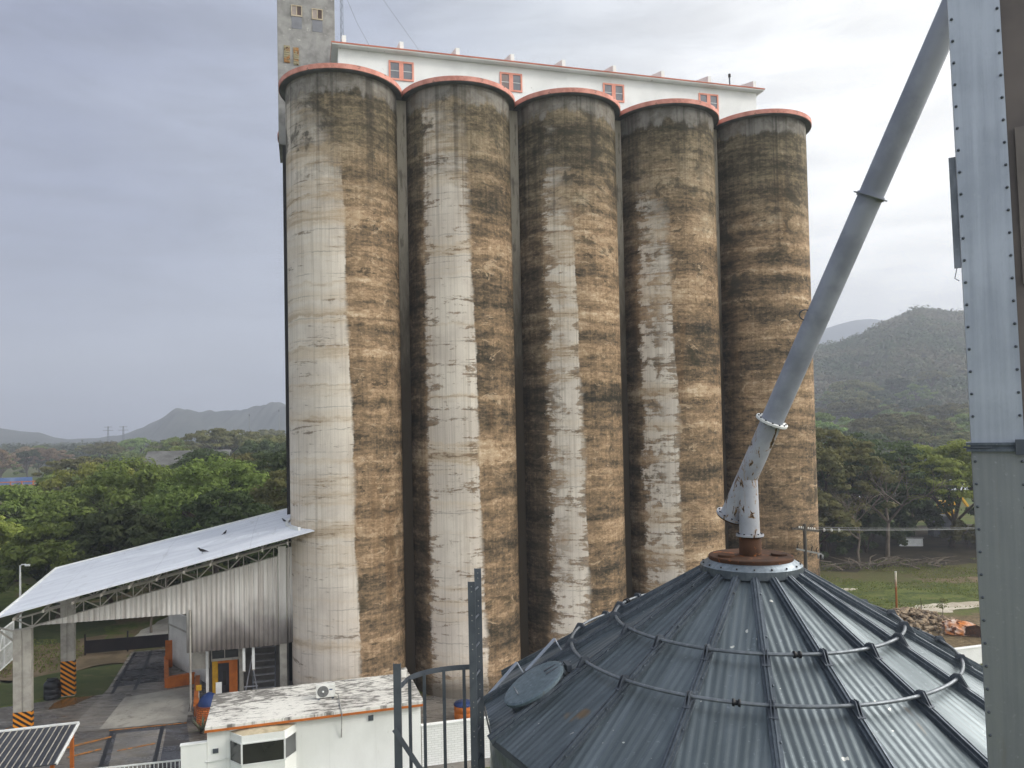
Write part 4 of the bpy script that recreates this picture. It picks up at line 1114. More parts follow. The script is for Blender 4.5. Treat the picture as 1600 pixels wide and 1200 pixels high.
# guard shelter roof at bottom left
BT = thing('gate_shelter', (-20.1,32.0,0), radians(16), 'small shelter with dark ribbed roof and orange posts at bottom left', 'shelter')
sr = MB(); X0, X1, Y0, Y1 = -2.3, 1.35, -1.6, 1.75
zf, zb = 2.15, 2.55
sr.add([(X0,Y0,zf),(X1,Y0,zf),(X1,Y1,zb),(X0,Y1,zb),(X0,Y0,zf-.04),(X1,Y0,zf-.04),(X1,Y1,zb-.04),(X0,Y1,zb-.04)], [(0,1,2,3),(7,6,5,4),(0,4,5,1),(1,5,6,2),(2,6,7,3),(3,7,4,0)])
sr.build('roof_sheet', worn('dark_smoked_sheet', lin(64,66,72), lin(50,52,58), 1, .4, .2), BT)
for k in range(15):
    x = X0 + .06 + k*(X1-X0-.12)/14
    MB().beam((x,Y0,zf+.015),(x,Y1,zb+.015),.035,.03).build('roof_batten', M['truss'], BT)
MB().beam((X0,Y1,zb+.02),(X1,Y1,zb+.02),.1,.09).beam((X1,Y0,zf),(X1,Y1,zb),.07,.1).build('edge_trim', M['white'], BT)
for (x, y) in ((1.15,1.45), (-2.0,1.45), (1.15,-1.4), (-2.0,-1.4), (.1,-1.4), (-.9,-1.4)):
    MB().beam((x,y,0),(x,y,2.1+(y+1.6)*.12-.03),.14,.14).build('post', M['orange'], BT)
# mesh gate at the left border
t = thing('mesh_gate', (-33.9,51.2,0), radians(108), 'white framed mesh gate at the left edge of the yard', 'gate')
gt_ = MB()
for z_ in (.08,1.35,2.6): gt_.beam((-2,0,z_),(2,0,z_),.07,.07)
for x in (-2,0,2): gt_.beam((x,0,0),(x,0,2.64),.07,.07)
gt_.beam((-2,0,.08),(0,0,2.6),.05,.05); gt_.build('frame', M['white'], t)
gm = MB()
for k in range(40): gm.beam((-2+k*.1,0,.1),(-2+k*.1,0,2.6),.012,.012)
for k in range(24): gm.beam((-2,0,.1+k*.105),(2,0,.1+k*.105),.012,.012)
gm.build('mesh', M['white'], t)
# yard lamp
t = thing('yard_lamp', (-37.2,58,0), 0, 'white lamp post with a short arm rising above the shed roof', 'lamp post')
MB().tube([(0,0,0),(0,0,5.6)], [.09,.06], 10).build('pole', M['white'], t)
MB().tube([(0,0,5.55),(.12,0,5.66),(.42,0,5.68)], .04, 8).build('arm', M['white'], t)
MB().box(.38,.72,-.09,.09,5.54,5.68).build('lamp_head', M['white'], t, .02)

# birds on the shed roof
def bird(x, y, rz, label, sc=1.0):
    z = 6.37 + (x+.46)*.2278 + (y+2.2)*.113
    t = thing('bird', shp(x,y,z), rz, label, 'bird', 'black birds on the shed roof')
    b = MB()
    path = [(-.34,0,.19),(-.2,0,.21),(-.08,0,.24),(.06,0,.28),(.15,0,.34),(.19,0,.41),(.24,0,.43),(.30,0,.42)]
    b.tube([Vector(p)*sc for p in path], [.012*sc,.045*sc,.085*sc,.092*sc,.06*sc,.045*sc,.034*sc,.006*sc], 10)
    b.tube([(0,.035*sc,.24*sc),(.01*sc,.035*sc,.0)], .012*sc, 5).tube([(0,-.035*sc,.24*sc),(.01*sc,-.035*sc,.0)], .012*sc, 5)
    b.add([Vector(p)*sc for p in ((-.34,.05,.18),(-.34,-.05,.18),(-.54,-.07,.14),(-.54,.07,.14))], [(0,1,2,3)])
    for s_ in (-1,1): b.add([Vector(p)*sc for p in ((.08,.085*s_,.32),(.05,.1*s_,.22),(-.36,.04*s_,.17),(-.2,.05*s_,.26))], [(0,1,2,3)])
    b.build('body', M['bird'], t)
bird(8.75,-.7,radians(195),'black bird with spread tail on the shed roof, lowest of the three',.85)
bird(9.6,2.6,radians(80),'small black bird midway up the shed roof, seen end on',.62)
bird(12.95,1.6,radians(150),'black bird on the shed roof closest to the silo',.6)

# ------------------------------------------------------------------ utility pole and wires
t = thing('utility_pole', (18.05,48,0), 0, 'wooden utility pole with two crossarms before the rightmost silo', 'utility pole')
MB().tube([(0,0,0),(0,0,8.78)], [.15,.10], 12).build('pole', M['wood_pole'], t)
ca_ = MB().beam((-.88,-.25,8.56),(.95,.25,8.28),.10,.12).build('crossarm', M['wood_pole'], t)
cb_ = MB().beam((-.62,-.2,7.28),(1.1,.25,6.86),.08,.1).build('crossarm', M['wire'], t)
for k, f_ in enumerate((.28,.36,.44,.62,.70,.78,.86)):
    p = Vector((-.88,-.25,8.56)).lerp(Vector((.95,.25,8.28)), f_)
    MB().ring(p+Vector((0,0,.06)),(0,0,1),[(.03,0),(.05,.03),(.03,.06),(.05,.09),(.02,.13),(0,.13)],10,closed=False).build('insulator', M['ceramic'], ca_)
for f_ in (.05,.3,.6,.8,.95):
    p = Vector((-.62,-.2,7.28)).lerp(Vector((1.1,.25,6.86)), f_)
    MB().tube([p+Vector((0,0,.03)),p+Vector((0,0,.26)),p+Vector((.08,0,.34))], .03, 8).build('fuse_cutout', M['black'], cb_)
for f_ in (.84,1.0):
    p = Vector((-.62,-.2,7.28)).lerp(Vector((1.1,.25,6.86)), f_)
    MB().ring(p+Vector((.05,0,-.34)),(0,0,1),[(.0,0),(.06,0),(.06,.3),(0,.3)],10,closed=False).build('arrester', M['wire'], cb_)
MB().tube([(-.45,-.1,7.0),(-1.1,-.4,5.6)], .012, 5).tube([(1.0,.2,6.8),(.9,.25,5.9),(1.0,.2,4.6)], .014, 5).build('dropper', M['black'], t)
for k, (y0, z0, zz) in enumerate(((.12,8.52,8.1), (.0,8.42,7.9), (.24,8.34,8.05))):
    p = Vector((18.9,48.2+y0,z0))
    pts = [p.lerp(Vector((70,56+k*1.2,z0+1.3)), f_) + Vector((0,0,-1.1*4*f_*(1-f_))) for f_ in [j/16 for j in range(17)]]
    wr = MB().tube(pts, .014, 5).build('power_line', M['wire']); tag(wr, ['highest power wire leaving the utility pole to the right', 'middle power wire leaving the utility pole to the right', 'lowest power wire leaving the utility pole, with three end insulators'][k], 'wire', 'power wires from the utility pole')
    if k == 2:
        for f_ in (.012,.022,.032):
            q = p.lerp(Vector((70,58.4,z0+1.3)), f_) + Vector((0,0,-4.4*f_*(1-f_)))
            MB().ring(q,(1,0,0),[(0,-.09),(.10,-.06),(.10,0),(0,.06)],12,closed=False).build('strain_insulator', M['ceramic'], wr)

# ------------------------------------------------------------------ field objects at right
t = thing('marker_post', (29.88,60.78,0), 0, 'rust-streaked white post standing alone in the field', 'post')
pm = Mat('rusting_white_post', .8); x, y, z = pm.sep(pm.obj())
nz = pm.noise(pm.obj(), 4, 4, .6)
pm.col(pm.mix(pm.ss(z + (nz-.5)*1.6, 1.9, 3.0), lin(150,92,44), lin(222,216,200)))
MB().tube([(0,0,0),(.02,0,3.2)], .075, 10).build('post_shaft', pm.m, t); MB().ring((.02,0,3.2),(0,0,1),[(.085,0),(.085,.05),(0,.07)],10,closed=False).build('cap', M['white'], t)
t = thing('thin_stake', (31.4,60.0,0), 0, 'short thin stake near the rubble pile', 'stake')
MB().tube([(0,0,0),(.03,0,.75),(-.01,.02,1.3)], [.03,.025,.015], 6).build('stake_shaft', M['bark'], t)
rnd = random.Random(11)
rk = MB()
def rock(mb, c, s_):
    bmr = bmesh.new(); bmesh.ops.create_icosphere(bmr, subdivisions=1, radius=1)
    sc = Vector((rnd.uniform(.7,1.3), rnd.uniform(.6,1.1), rnd.uniform(.45,.8)))*s_
    rot = Matrix.Rotation(rnd.uniform(0,6.3),3,'Z') @ Matrix.Rotation(rnd.uniform(-.4,.4),3,'X')
    vs = [rot @ Vector((v.co.x*sc.x, v.co.y*sc.y, v.co.z*sc.z))*rnd.uniform(.82,1.15) + Vector(c) for v in bmr.verts]
    mb.add(vs, [[v.index for v in f.verts] for f in bmr.faces]); bmr.free()
for k in range(420):
    x = rnd.gauss(0,1.25); y = rnd.gauss(0,1.1)
    h = max(0, .75*(1-(x/2.6)**2-(y/2.3)**2))
    rock(rk, (29.5+x*1.25+.25*y, 58.2+y*1.3, rnd.uniform(0,h)+.05), rnd.uniform(.12,.3))
o = rk.build('rubble_pile', M['stone']); tag(o, 'low pile of broken stones in the muddy field', 'rubble', kind='stuff')
t = thing('scrap_tank', (31.35,54.5,0), radians(-18), 'broken orange and white scrap tank lying in the mud', 'scrap')
hb = MB(); n_ = 18; vs = []; rr2 = random.Random(4)
for j in range(7):
    xx = -1.15 + j*.36; r_ = (.62,.78,.84,.8,.7,.6,.42)[j]
    for k in range(n_):
        a_ = radians(-20 + 235*k/(n_-1)); w_ = 1 + rr2.uniform(-.1,.1)
        vs.append((xx + rr2.uniform(-.06,.06), r_*cos(a_)*w_*.9, max(.02, .3 + r_*sin(a_)*w_*.82)))
hb.add(vs, [(j*n_+k, j*n_+k+1, (j+1)*n_+k+1, (j+1)*n_+k) for j in range(6) for k in range(n_-1)])
sh_ = hb.build('torn_shell', M['peach'], t); so = sh_.modifiers.new('thick','SOLIDIFY'); so.thickness = .04
pt = MB(); pt.prism([(.0,.1),(1.1,.0),(1.35,.55),(.75,.85),(.1,.7)], 'y', -.75, -.69); pt.build('rusty_plate', M['rust'], t)
t = thing('boundary_wall', (27.4,47.6,0), atan2(.5,1.7), 'low white boundary wall beyond the bin at the right', 'wall')
MB().box(-1.5,9,-.12,.12,0,1.0).build('wall_face', M['white_wall'], t); MB().box(-1.5,9,-.16,.16,1.0,1.06).build('coping', M['white_wall'], t)
t = thing('fallen_branches', (38,79.5,0), 0, 'heap of dead fallen branches at the edge of the field', 'branches')
fbm = MB(); rnd = random.Random(8)
for k in range(60):
    p = Vector((rnd.uniform(-6,6), rnd.uniform(-1.5,1.5), rnd.uniform(.05,.6))); a_ = rnd.uniform(0,6.3); L_ = rnd.uniform(1,3.4)
    q = p + Vector((cos(a_)*L_, sin(a_)*L_*.6, rnd.uniform(-.05,.9)))
    fbm.tube([p, p.lerp(q,.5)+Vector((rnd.uniform(-.2,.2),0,rnd.uniform(0,.3))), q], [rnd.uniform(.04,.1),.05,.015], 5)
fbm.build('branch_heap', M['bark_pale'], t)
# things glimpsed behind the right trees
for k, (x, y, w_, h_, d_, cm, lab) in enumerate(((47.8,93,2.6,.95,.4,'white','short white wall piece under the trees right of the grove middle'), (55.5,100,2.2,2.6,2,'glass_grey','grey-blue hut half hidden by trees near the leg'), (63,91,9,.9,3,'white','long low white trough wall near the leg, behind the field'))):
    t = thing(('wall_remnant','field_hut','trough')[k], (x,y,0), radians(-8), lab, ('wall','hut','trough')[k])
    MB().box(-w_/2,w_/2,0,d_,0,h_).build('wall', M[cm], t); MB().box(-w_/2-.1,w_/2+.1,-.12,d_+.1,h_,h_+.1).build('roof' if k == 1 else 'coping', M['conc_grey'], t)
    if k == 1: MB().box(-.4,.4,-.04,0,0,1.9).build('door', M['steel_dark'], t)
t = thing('yellow_machine', (62.5,112,0), radians(20), 'yellow digger glimpsed through the trees beside the leg', 'digger')
MB().box(-1.4,1.4,-1,1,.9,2.1).build('body', worn('digger_yellow', lin(226,176,20), lin(206,158,18), 2, .5), t, .1)
cbn = MB().box(-1.2,.1,-.8,.3,2.1,3.5).build('cab', worn('digger_yellow_cab', lin(220,170,20), lin(200,150,18), 2, .5), t, .08)
MB().box(-1.0,-.1,-.83,-.79,2.4,3.3).build('cab_window', M['glass_dark'], cbn)
for s_ in (-1,1): MB().box(-1.8,1.8,s_*.9-.25,s_*.9+.25,0,.8).build('track', M['black'], t, .2)
MB().beam((1.2,0,2.0),(3.0,0,4.2),.35,.4).beam((3.0,0,4.2),(4.6,0,2.4),.3,.3).build('boom', worn('digger_boom', lin(226,176,20), lin(206,158,18), 2, .5), t)

# ------------------------------------------------------------------ vegetation
def leaf_mat(name, c0, c1, c2, trans=.35, sc=.55):
    m = Mat(name, .75, 0, .15)
    n = m.n('ShaderNodeObjectInfo'); rnd_ = N(m.t, n.outputs['Random'])
    x, y, z = m.sep(m.obj())
    a = m.noise(m.obj(), sc, 5, .62); b = m.noise(m.obj(), sc*9, 2, .6)
    c = m.mix(m.ss(a, .36, .64), c0, c1); c = m.mix(m.ss(b, .5, .72)*.6, c, c2)
    hsv = m.n('ShaderNodeHueSaturation'); m.t.links.new(c.s, hsv.inputs['Color'])
    hv = rnd_*.03 + .485; m.t.links.new(hv.s, hsv.inputs['Hue']); vv = rnd_*.5 + .75; m.t.links.new(vv.s, hsv.inputs['Value'])
    cc = N(m.t, hsv.outputs[0]); m.col(cc)
    tr = m.n('ShaderNodeBsdfTranslucent'); m.t.links.new(cc.s, tr.inputs[0])
    mx = m.n('ShaderNodeMixShader'); mx.inputs[0].default_value = trans
    m.t.links.new(m.b.outputs[0], mx.inputs[1]); m.t.links.new(tr.outputs[0], mx.inputs[2])
    out = [k for k in m.t.nodes if k.type == 'OUTPUT_MATERIAL'][0]; m.t.links.new(mx.outputs[0], out.inputs[0])
    return m.m
LM = {'green': leaf_mat('fresh_green_leaves', lin(92,112,52), lin(122,140,70), lin(152,164,100)),
      'dark': leaf_mat('dark_green_leaves', lin(58,70,42), lin(78,89,53), lin(106,113,74)),
      'olive': leaf_mat('olive_leaves', lin(92,96,56), lin(120,118,72), lin(148,142,98)),
      'lime': leaf_mat('yellow_green_leaves', lin(116,128,54), lin(146,154,76), lin(170,172,104)),
      'brown': leaf_mat('dry_brown_leaves', lin(122,104,80), lin(146,126,100), lin(160,146,120)),
      'hill': leaf_mat('hill_forest', lin(74,90,54), lin(116,110,86), lin(98,118,70), .2, .014)}

def leaf_cloud(centers, radii, counts, size, rng, flat_=.55):
    """leaf quads scattered in flattened clumps; returns verts, faces"""
    P = []; Nn = []
    for c, r, n in zip(centers, radii, counts):
        d = rng.normal(size=(n,3)); d /= np.linalg.norm(d, axis=1)[:,None]
        rr = r*rng.random(n)[:,None]**(1/2.4)
        p = d*rr*np.array([1,1,flat_]); P.append(p + c)
        nn = d*np.array([1,1,1.2]) + rng.normal(size=(n,3))*.55 + np.array([0,0,.55]); Nn.append(nn)
    P = np.concatenate(P); Nn = np.concatenate(Nn); Nn /= np.linalg.norm(Nn, axis=1)[:,None]
    n = len(P)
    t = np.cross(Nn, rng.normal(size=(n,3))); t /= np.linalg.norm(t, axis=1)[:,None]
    b = np.cross(Nn, t)
    s = size*(.6 + .8*rng.random(n))[:,None]
    V = np.stack([P - t*s*.5 - b*s*.18, P + t*s*.05 - b*s*.36, P + t*s*.55 + b*s*.05, P - t*s*.0 + b*s*.36], 1).reshape(-1,3)
    return V
def quads(name, V, mat, parent=None):
    me = bpy.data.meshes.new(name); n = len(V)
    me.vertices.add(n); me.vertices.foreach_set('co', V.astype(np.float32).ravel())
    me.loops.add(n); me.loops.foreach_set('vertex_index', np.arange(n, dtype=np.int32))
    me.polygons.add(n//4); me.polygons.foreach_set('loop_start', np.arange(0, n, 4, dtype=np.int32))
    me.materials.append(mat); me.update(calc_edges=True); me.validate()
    o = bpy.data.objects.new(name, me); COL.objects.link(o)
    if parent: o.parent = parent
    return o

def grow(rng, H, spread, crown_lo, nlimb=7, dome=.9):
    """limb paths and clump centres of a broad low-forking tree"""
    limbs = []; cen = []
    fork = H*crown_lo*rng.uniform(.55,.8)
    lean_ = rng.normal(size=2)*.35
    base = Vector((0,0,-.2)); fk = Vector((lean_[0], lean_[1], fork))
    limbs.append(([base, base.lerp(fk,.5)+Vector((rng.normal()*.15, rng.normal()*.15, 0)), fk], [H*.028, H*.023, H*.02]))
    for k in range(nlimb):
        a = 2*pi*k/nlimb + rng.uniform(-.35,.35); f = rng.uniform(.45,1.0)
        rr = spread*f; zt = H*(crown_lo + (1-crown_lo)*(1 - .75*f*f)*rng.uniform(.72,.98))
        tip = Vector((cos(a)*rr + lean_[0], sin(a)*rr + lean_[1], zt))
        mid = fk.lerp(tip, .5) + Vector((rng.normal()*.3, rng.normal()*.3, H*.07))
        limbs.append(([fk, mid, tip], [H*.014, H*.009, H*.004])); 
        for j in range(3):
            a2 = a + rng.uniform(-.8,.8); r2 = rr*rng.uniform(.6,1.15)
            t2 = Vector((cos(a2)*r2, sin(a2)*r2, zt*rng.uniform(.86,1.04)))
            limbs.append(([mid, mid.lerp(t2,.5)+Vector((0,0,.2)), t2], [H*.007, H*.005, H*.002]))
    return limbs, fk
def make_crown(rng, H, spread, crown_lo, nclump, per, size, flat_=.5, dome=1.0, gap=.25):
    cen = []; rad = []
    ph = rng.uniform(0, 6.3, 5)
    while len(cen) < nclump:
        a = rng.uniform(0, 2*pi); f = sqrt(rng.random())
        lob = 1 + .16*sin(2*a+ph[0]) + .12*sin(3*a+ph[1]) + .08*sin(5*a+ph[2])
        r = spread*f*lob
        top = H*(crown_lo + (1-crown_lo)*(1 - dome*.72*f**2.2))
        depth = (H*(1-crown_lo))*(.10 + .55*rng.random()**1.6)*(1 - .35*f)
        z = top - depth*(rng.random() if rng.random() < .75 else 1.35)
        if sin(3.1*a+ph[3])*cos(2.3*f*3+ph[4]) > 1-gap*1.3 and rng.random() < .85: continue
        cen.append(np.array([cos(a)*r, sin(a)*r, max(z, H*.14)])); rad.append(spread*rng.uniform(.10,.23))
    return leaf_cloud(cen, rad, [int(per*rng.uniform(.6,1.3)) for _ in cen], size, rng, flat_)
def tree(pos, H, spread, crown_lo, leaf, seed, label, group, nclump=70, per=120, size=.42, flat_=.5, dome=1.0, gap=.25, name='broadleaf_tree'):
    rng = np.random.default_rng(seed)
    t = thing(name, pos, rng.uniform(0,6.28), label, 'tree', group)
    limbs, fk = grow(rng, H, spread*.8, crown_lo)
    tb = MB()
    for pts, rads in limbs: tb.tube(pts, rads, 7)
    tb.build('trunk', M['bark'], t)
    quads('crown', make_crown(rng, H, spread, crown_lo, nclump, per, size, flat_, dome, gap), LM[leaf], t)
    return t
# trees behind the shed on the left (near, each its own crown)
NEAR_L = [ # x, y, H, spread, crown_lo, leaf, label
 (-46,66, 8.6,5.2,.30,'lime','bright green low tree behind the yard lamp, nearest the left edge'),
 (-37.5,63, 8.2,4.6,.30,'green','low bright tree just above the left end of the shed roof'),
 (-53,82, 10.6,6.6,.28,'green','pale green tree at the left border below the dirt road'),
 (-42,84,12.4,8.6,.25,'green','largest fresh green tree with a broad rounded crown behind the shed'),
 (-31,80,12.8,8.0,.25,'green','broad green tree right of the largest one, above mid shed roof'),
 (-33,64, 9.2,5.0,.28,'dark','dark tree in the hollow directly behind the shed roof'),
 (-24,66,10.4,5.2,.28,'dark','dark dense tree behind the upper part of the shed roof'),
 (-26.5,88,13.6,7.6,.28,'dark','tall dark tree standing left of the silo above the roof peak'),
 (-19.5,74,13.2,5.6,.28,'olive','olive tree pressed against the left side of the silo'),
 (-36,104,12.6,8.8,.3,'olive','wide olive tree in the second line behind the green ones'),
 (-56,104,11.4,7.6,.3,'lime','yellow-green tree beside the dirt road end'),
 (-70,96, 8.0,5.4,.3,'olive','pale flowering tree at the far left below the road'),
 (-49,122,12.8,7.2,.34,'dark','dark tree poking up behind the largest green crown'),
 (-22,112,14.6,8.6,.34,'olive','tall olive tree behind, close to the silo edge'),
]
for k, (x, y, H, sp_, lo, lf, lab) in enumerate(NEAR_L):
    tree((x,y,0), H, sp_, lo, lf, 100+k, lab, 'trees behind the shed', nclump=170, per=170, size=.34, flat_=.45, dome=.9, gap=.2)
NEAR_R = [
 (36,90,15.5,7.0,.2,'olive','olive tree touching the right edge of the last silo'),
 (43,94,13.6,7.2,.26,'dark','broad dark tree in the middle of the right-hand grove'),
 (52,92,12.6,7.4,.34,'lime','spreading bright tree with layered branches right of the grove middle'),
 (59,97,12.4,6.4,.36,'green','bright layered tree just left of the elevator leg'),
 (33,84,7.5,4.0,.25,'olive','low yellowish bush tree at the foot of the right silo'),
 (47,104,11.0,6.0,.2,'dark','dark shaded tree at the back of the grove'),
 (38,104,15.0,6.6,.2,'dark','tall dark tree behind the grove next to the silo'),
 (66,92,9.0,5.0,.2,'olive','drooping olive tree beside the leg near the trough'),
]
for k, (x, y, H, sp_, lo, lf, lab) in enumerate(NEAR_R):
    tree((x,y,0), H, sp_, lo, lf, 200+k, lab, 'trees beyond the field', nclump=150, per=150, size=.34, flat_=.34, dome=.8, gap=.25)
for k, (x, y, H, sp_, lf) in enumerate(((31,86,4.6,3.2,'dark'), (36,88.5,5.2,3.6,'dark'), (40.5,89,4.6,3.4,'dark'), (45,97,6.5,4.2,'dark'), (50.5,98,6.0,4.0,'dark'), (53.5,91,3.4,2.6,'olive'), (60,93,4.2,3.2,'olive'), (34,98,8.5,4.6,'dark'), (41,100,8.5,4.8,'dark'), (56,108,7.5,4.6,'dark'), (66,104,8,4.6,'dark'))):
    rng = np.random.default_rng(500+k)
    t = thing('undergrowth_bush', (x,y,0), k, 'dark bush in the shaded undergrowth of the right-hand grove', 'bush', 'undergrowth of the right-hand grove')
    sb = MB()
    for j in range(5): a_ = j*1.3+k; sb.tube([(0,0,-.1),(cos(a_)*.5,sin(a_)*.5,H*.35),(cos(a_)*sp_*.5,sin(a_)*sp_*.5,H*.7)], [.08,.05,.02], 5)
    sb.build('stem', M['bark'], t)
    quads('leaves', make_crown(rng, H, sp_, .06, 46, 110, .34, .6, .8, .15), LM[lf], t)
# leafless trees
def bare_tree(pos, H, seed, label, mat='bark_pale'):
    rng = np.random.default_rng(seed); t = thing('bare_tree', pos, 0, label, 'tree')
    tb = MB(); tw = MB()
    def go(p, d, L, r, depth):
        q = p + d*L; m_ = p.lerp(q,.5) + Vector(rng.normal(size=3))*L*.06
        (tb if depth < 2 else tw).tube([p, m_, q], [r, r*.85, r*.62], 6 if depth < 2 else 4, caps=False)
        if depth >= 5: return
        for _ in range(3 if depth < 3 else 2):
            nd = (d + Vector(rng.normal(size=3))*.48 + Vector((0,0,.12))).normalized(); go(q, nd, L*rng.uniform(.6,.82), r*.6, depth+1)
    go(Vector((0,0,-.1)), Vector((.05,0,1)).normalized(), H*.27, H*.017, 0)
    tb.build('trunk', M[mat], t); tw.build('twigs', M[mat], t)
bare_tree((41.5,86,0), 14.5, 5, 'bare pale tree with thin forked branches in the right-hand grove')
bare_tree((36.5,82,0), 10.0, 15, 'small leafless tree leaning beside the last silo')
p_ = shp(2.6,19.5); bare_tree((p_.x,p_.y,0), 6.5, 9, 'leafless shrubby tree on pale concrete seen under the fascia')
t = thing('seedling', (32.1,58.3,0), 0, 'thin bushy sapling growing out of the rubble', 'sapling')
rng = np.random.default_rng(77)
MB().tube([(0,0,0),(.05,0,.9),(0,.03,1.7)], [.03,.02,.008], 5).build('stem', M['bark'], t)
quads('leaves', leaf_cloud([np.array([0,0,1.1]), np.array([.1,0,1.5])], [.45,.35], [90,60], .13, rng), LM['olive'], t)

# middle-distance trees: three kinds, copied
protos = []
for k, (H, sp_, lo, lf, dm, fl_) in enumerate(((13,8.5,.55,'olive',.7,.28), (12,6.5,.3,'dark',.95,.5), (11,7,.32,'green',.9,.45), (11.5,7,.35,'brown',.9,.45))):
    protos.append((tree((0,0,0), H, sp_, lo, lf, 300+k, None, None, nclump=60, per=150, size=.56, flat_=fl_, dome=dm, gap=.2, name=('flat_topped_tree','round_tree','bushy_tree','dry_tree')[k]), lf))
KL = [('flat-topped olive tree among the %s', 'flat'), ('dark round tree among the %s', 'round'), ('leafy green tree among the %s', 'leafy'), ('dry brownish tree among the %s', 'dry')]
rnd = random.Random(21); first = [True]*4; spots = []
def put(k, x, y, z, s_, grp):
    root = protos[k][0]
    if first[k]: o = root; first[k] = False
    else: o = copy_tree(root)
    o.location = (x,y,z); o.rotation_euler = (0,0,rnd.uniform(0,6.28)); o.scale = (s_*rnd.uniform(.9,1.1), s_*rnd.uniform(.9,1.1), s_*rnd.uniform(.9,1.08))
    o['label'] = KL[k][0] % grp; o['category'] = 'tree'; o['group'] = grp + ', ' + KL[k][1]
for j in range(95):
    y = 125 + 330*rnd.random()**1.3; px = rnd.uniform(-40, 440); x = (px-800)/1200*y
    if px < 75 and 150 < y < 265: continue
    k = 3 if (px < 110 and y > 200 and rnd.random() < .6) else rnd.choice((0,0,1,1,2,2))
    mxh = 11.3 if y < 200 else (12.6 if y < 300 else 14.0)
    if px > 190 and y > 150 and rnd.random() < .3: mxh = 15.5 + 8*y/1200
    s_ = rnd.uniform(.85,1.15)*mxh/13.2
    put(k, x, y, 0, min(s_, mxh/13.2), 'wood on the plain left of the silos')
def hill_h(x, y):
    """rising ground to the right behind the river"""
    a = np.clip((np.asarray(y) - 330)/(700-330), 0, 1); a = a*a*(3-2*a)
    xs = [-200, 120, 200, 262, 300, 320, 345, 372, 400, 450, 600, 900, 1300]; zs = [20, 38, 56, 68, 77, 84, 96, 104, 100, 98, 112, 100, 80]
    pz = np.interp(np.asarray(x)/np.maximum(np.asarray(y),1)*700, xs, zs)
    back = np.clip((1250-np.asarray(y))/500, 0, 1)
    n = 5*np.sin(np.asarray(x)*.021+1)*np.sin(np.asarray(y)*.017) + 3*np.sin(np.asarray(x)*.047)*np.sin(np.asarray(y)*.041+2)
    return (pz*a + n*a)*back
for j in range(60):
    y = 190 + 260*rnd.random(); px = rnd.uniform(1255, 1640); x = (px-800)/1200*y
    k = rnd.choice((0,0,0,2,2,1)); s_ = rnd.uniform(1.1,1.6)
    z = float(hill_h(x,y)) + max(0,(y-230)*.035)
    if y < 230: s_ *= .75
    put(k, x, y, z-.3, s_, 'grove between river and hillside')

# hillside with its forest
def terrain(name, fn, x0, x1, y0, y1, nx, ny, mat):
    xs = np.linspace(x0,x1,nx); ys = np.linspace(y0,y1,ny); X, Y = np.meshgrid(xs, ys); Zv = fn(X, Y)
    V = np.stack([X, Y, Zv], -1).reshape(-1,3)
    fs = [(j*nx+i, j*nx+i+1, (j+1)*nx+i+1, (j+1)*nx+i) for j in range(ny-1) for i in range(nx-1)]
    me = bpy.data.meshes.new(name); me.from_pydata(V.tolist(), [], fs); me.polygons.foreach_set('use_smooth', [True]*len(fs)); me.materials.append(mat)
    o = bpy.data.objects.new(name, me); COL.objects.link(o); o['kind'] = 'structure'; return o
hm = Mat('hill_scrub', .95); x, y, z = hm.sep(hm.world())
a = hm.noise(hm.world(), .02, 7, .65, .4); b = hm.noise(hm.world(), .15, 6, .7)
hm.col(hm.mix(hm.ss(b, .4, .62), hm.mix(hm.ss(a, .4, .6), lin(66,68,46), lin(92,84,62)), lin(54,56,38)))
terrain('hillside', lambda X, Y: hill_h(X, Y) + np.clip((Y-230)*.035,0,9)*np.clip((X/np.maximum(Y,1)-.2)*8,0,1) - .5, 40, 1100, 225, 1250, 120, 110, hm.m)
rng = np.random.default_rng(5); cen = []; rad = []; cnt = []
for j in range(5200):
    y = 340 + 430*rng.random(); px = rng.uniform(1235,1680); x = (px-800)/1200*y
    z = float(hill_h(x,y)) + min(9, max(0,(y-230)*.035))
    s_ = rng.uniform(2.5,5.0) if rng.random() < .8 else rng.uniform(5,8)
    cen.append(np.array([x,y,z+s_*.55])); rad.append(s_); cnt.append(26)
o = quads('hill_forest', leaf_cloud(cen, rad, cnt, 2.0, rng, .5), LM['hill']); tag(o, 'hazy grey-green forest covering the hillside', 'forest', kind='stuff')
# far wood on the plain
cen = []; rad = []; cnt = []
for j in range(3600):
    y = 430 + 470*rng.random()**1.1; px = rng.uniform(-60,470); x = (px-800)/1200*y
    s_ = rng.uniform(4.5,9)
    cen.append(np.array([x,y,4 + s_*.55*rng.random()])); rad.append(s_); cnt.append(20)
o = quads('far_wood', leaf_cloud(cen, rad, cnt, 2.6, rng, .6), LM['dark']); tag(o, 'continuous hazy wood stretching to the hills', 'wood', kind='stuff')
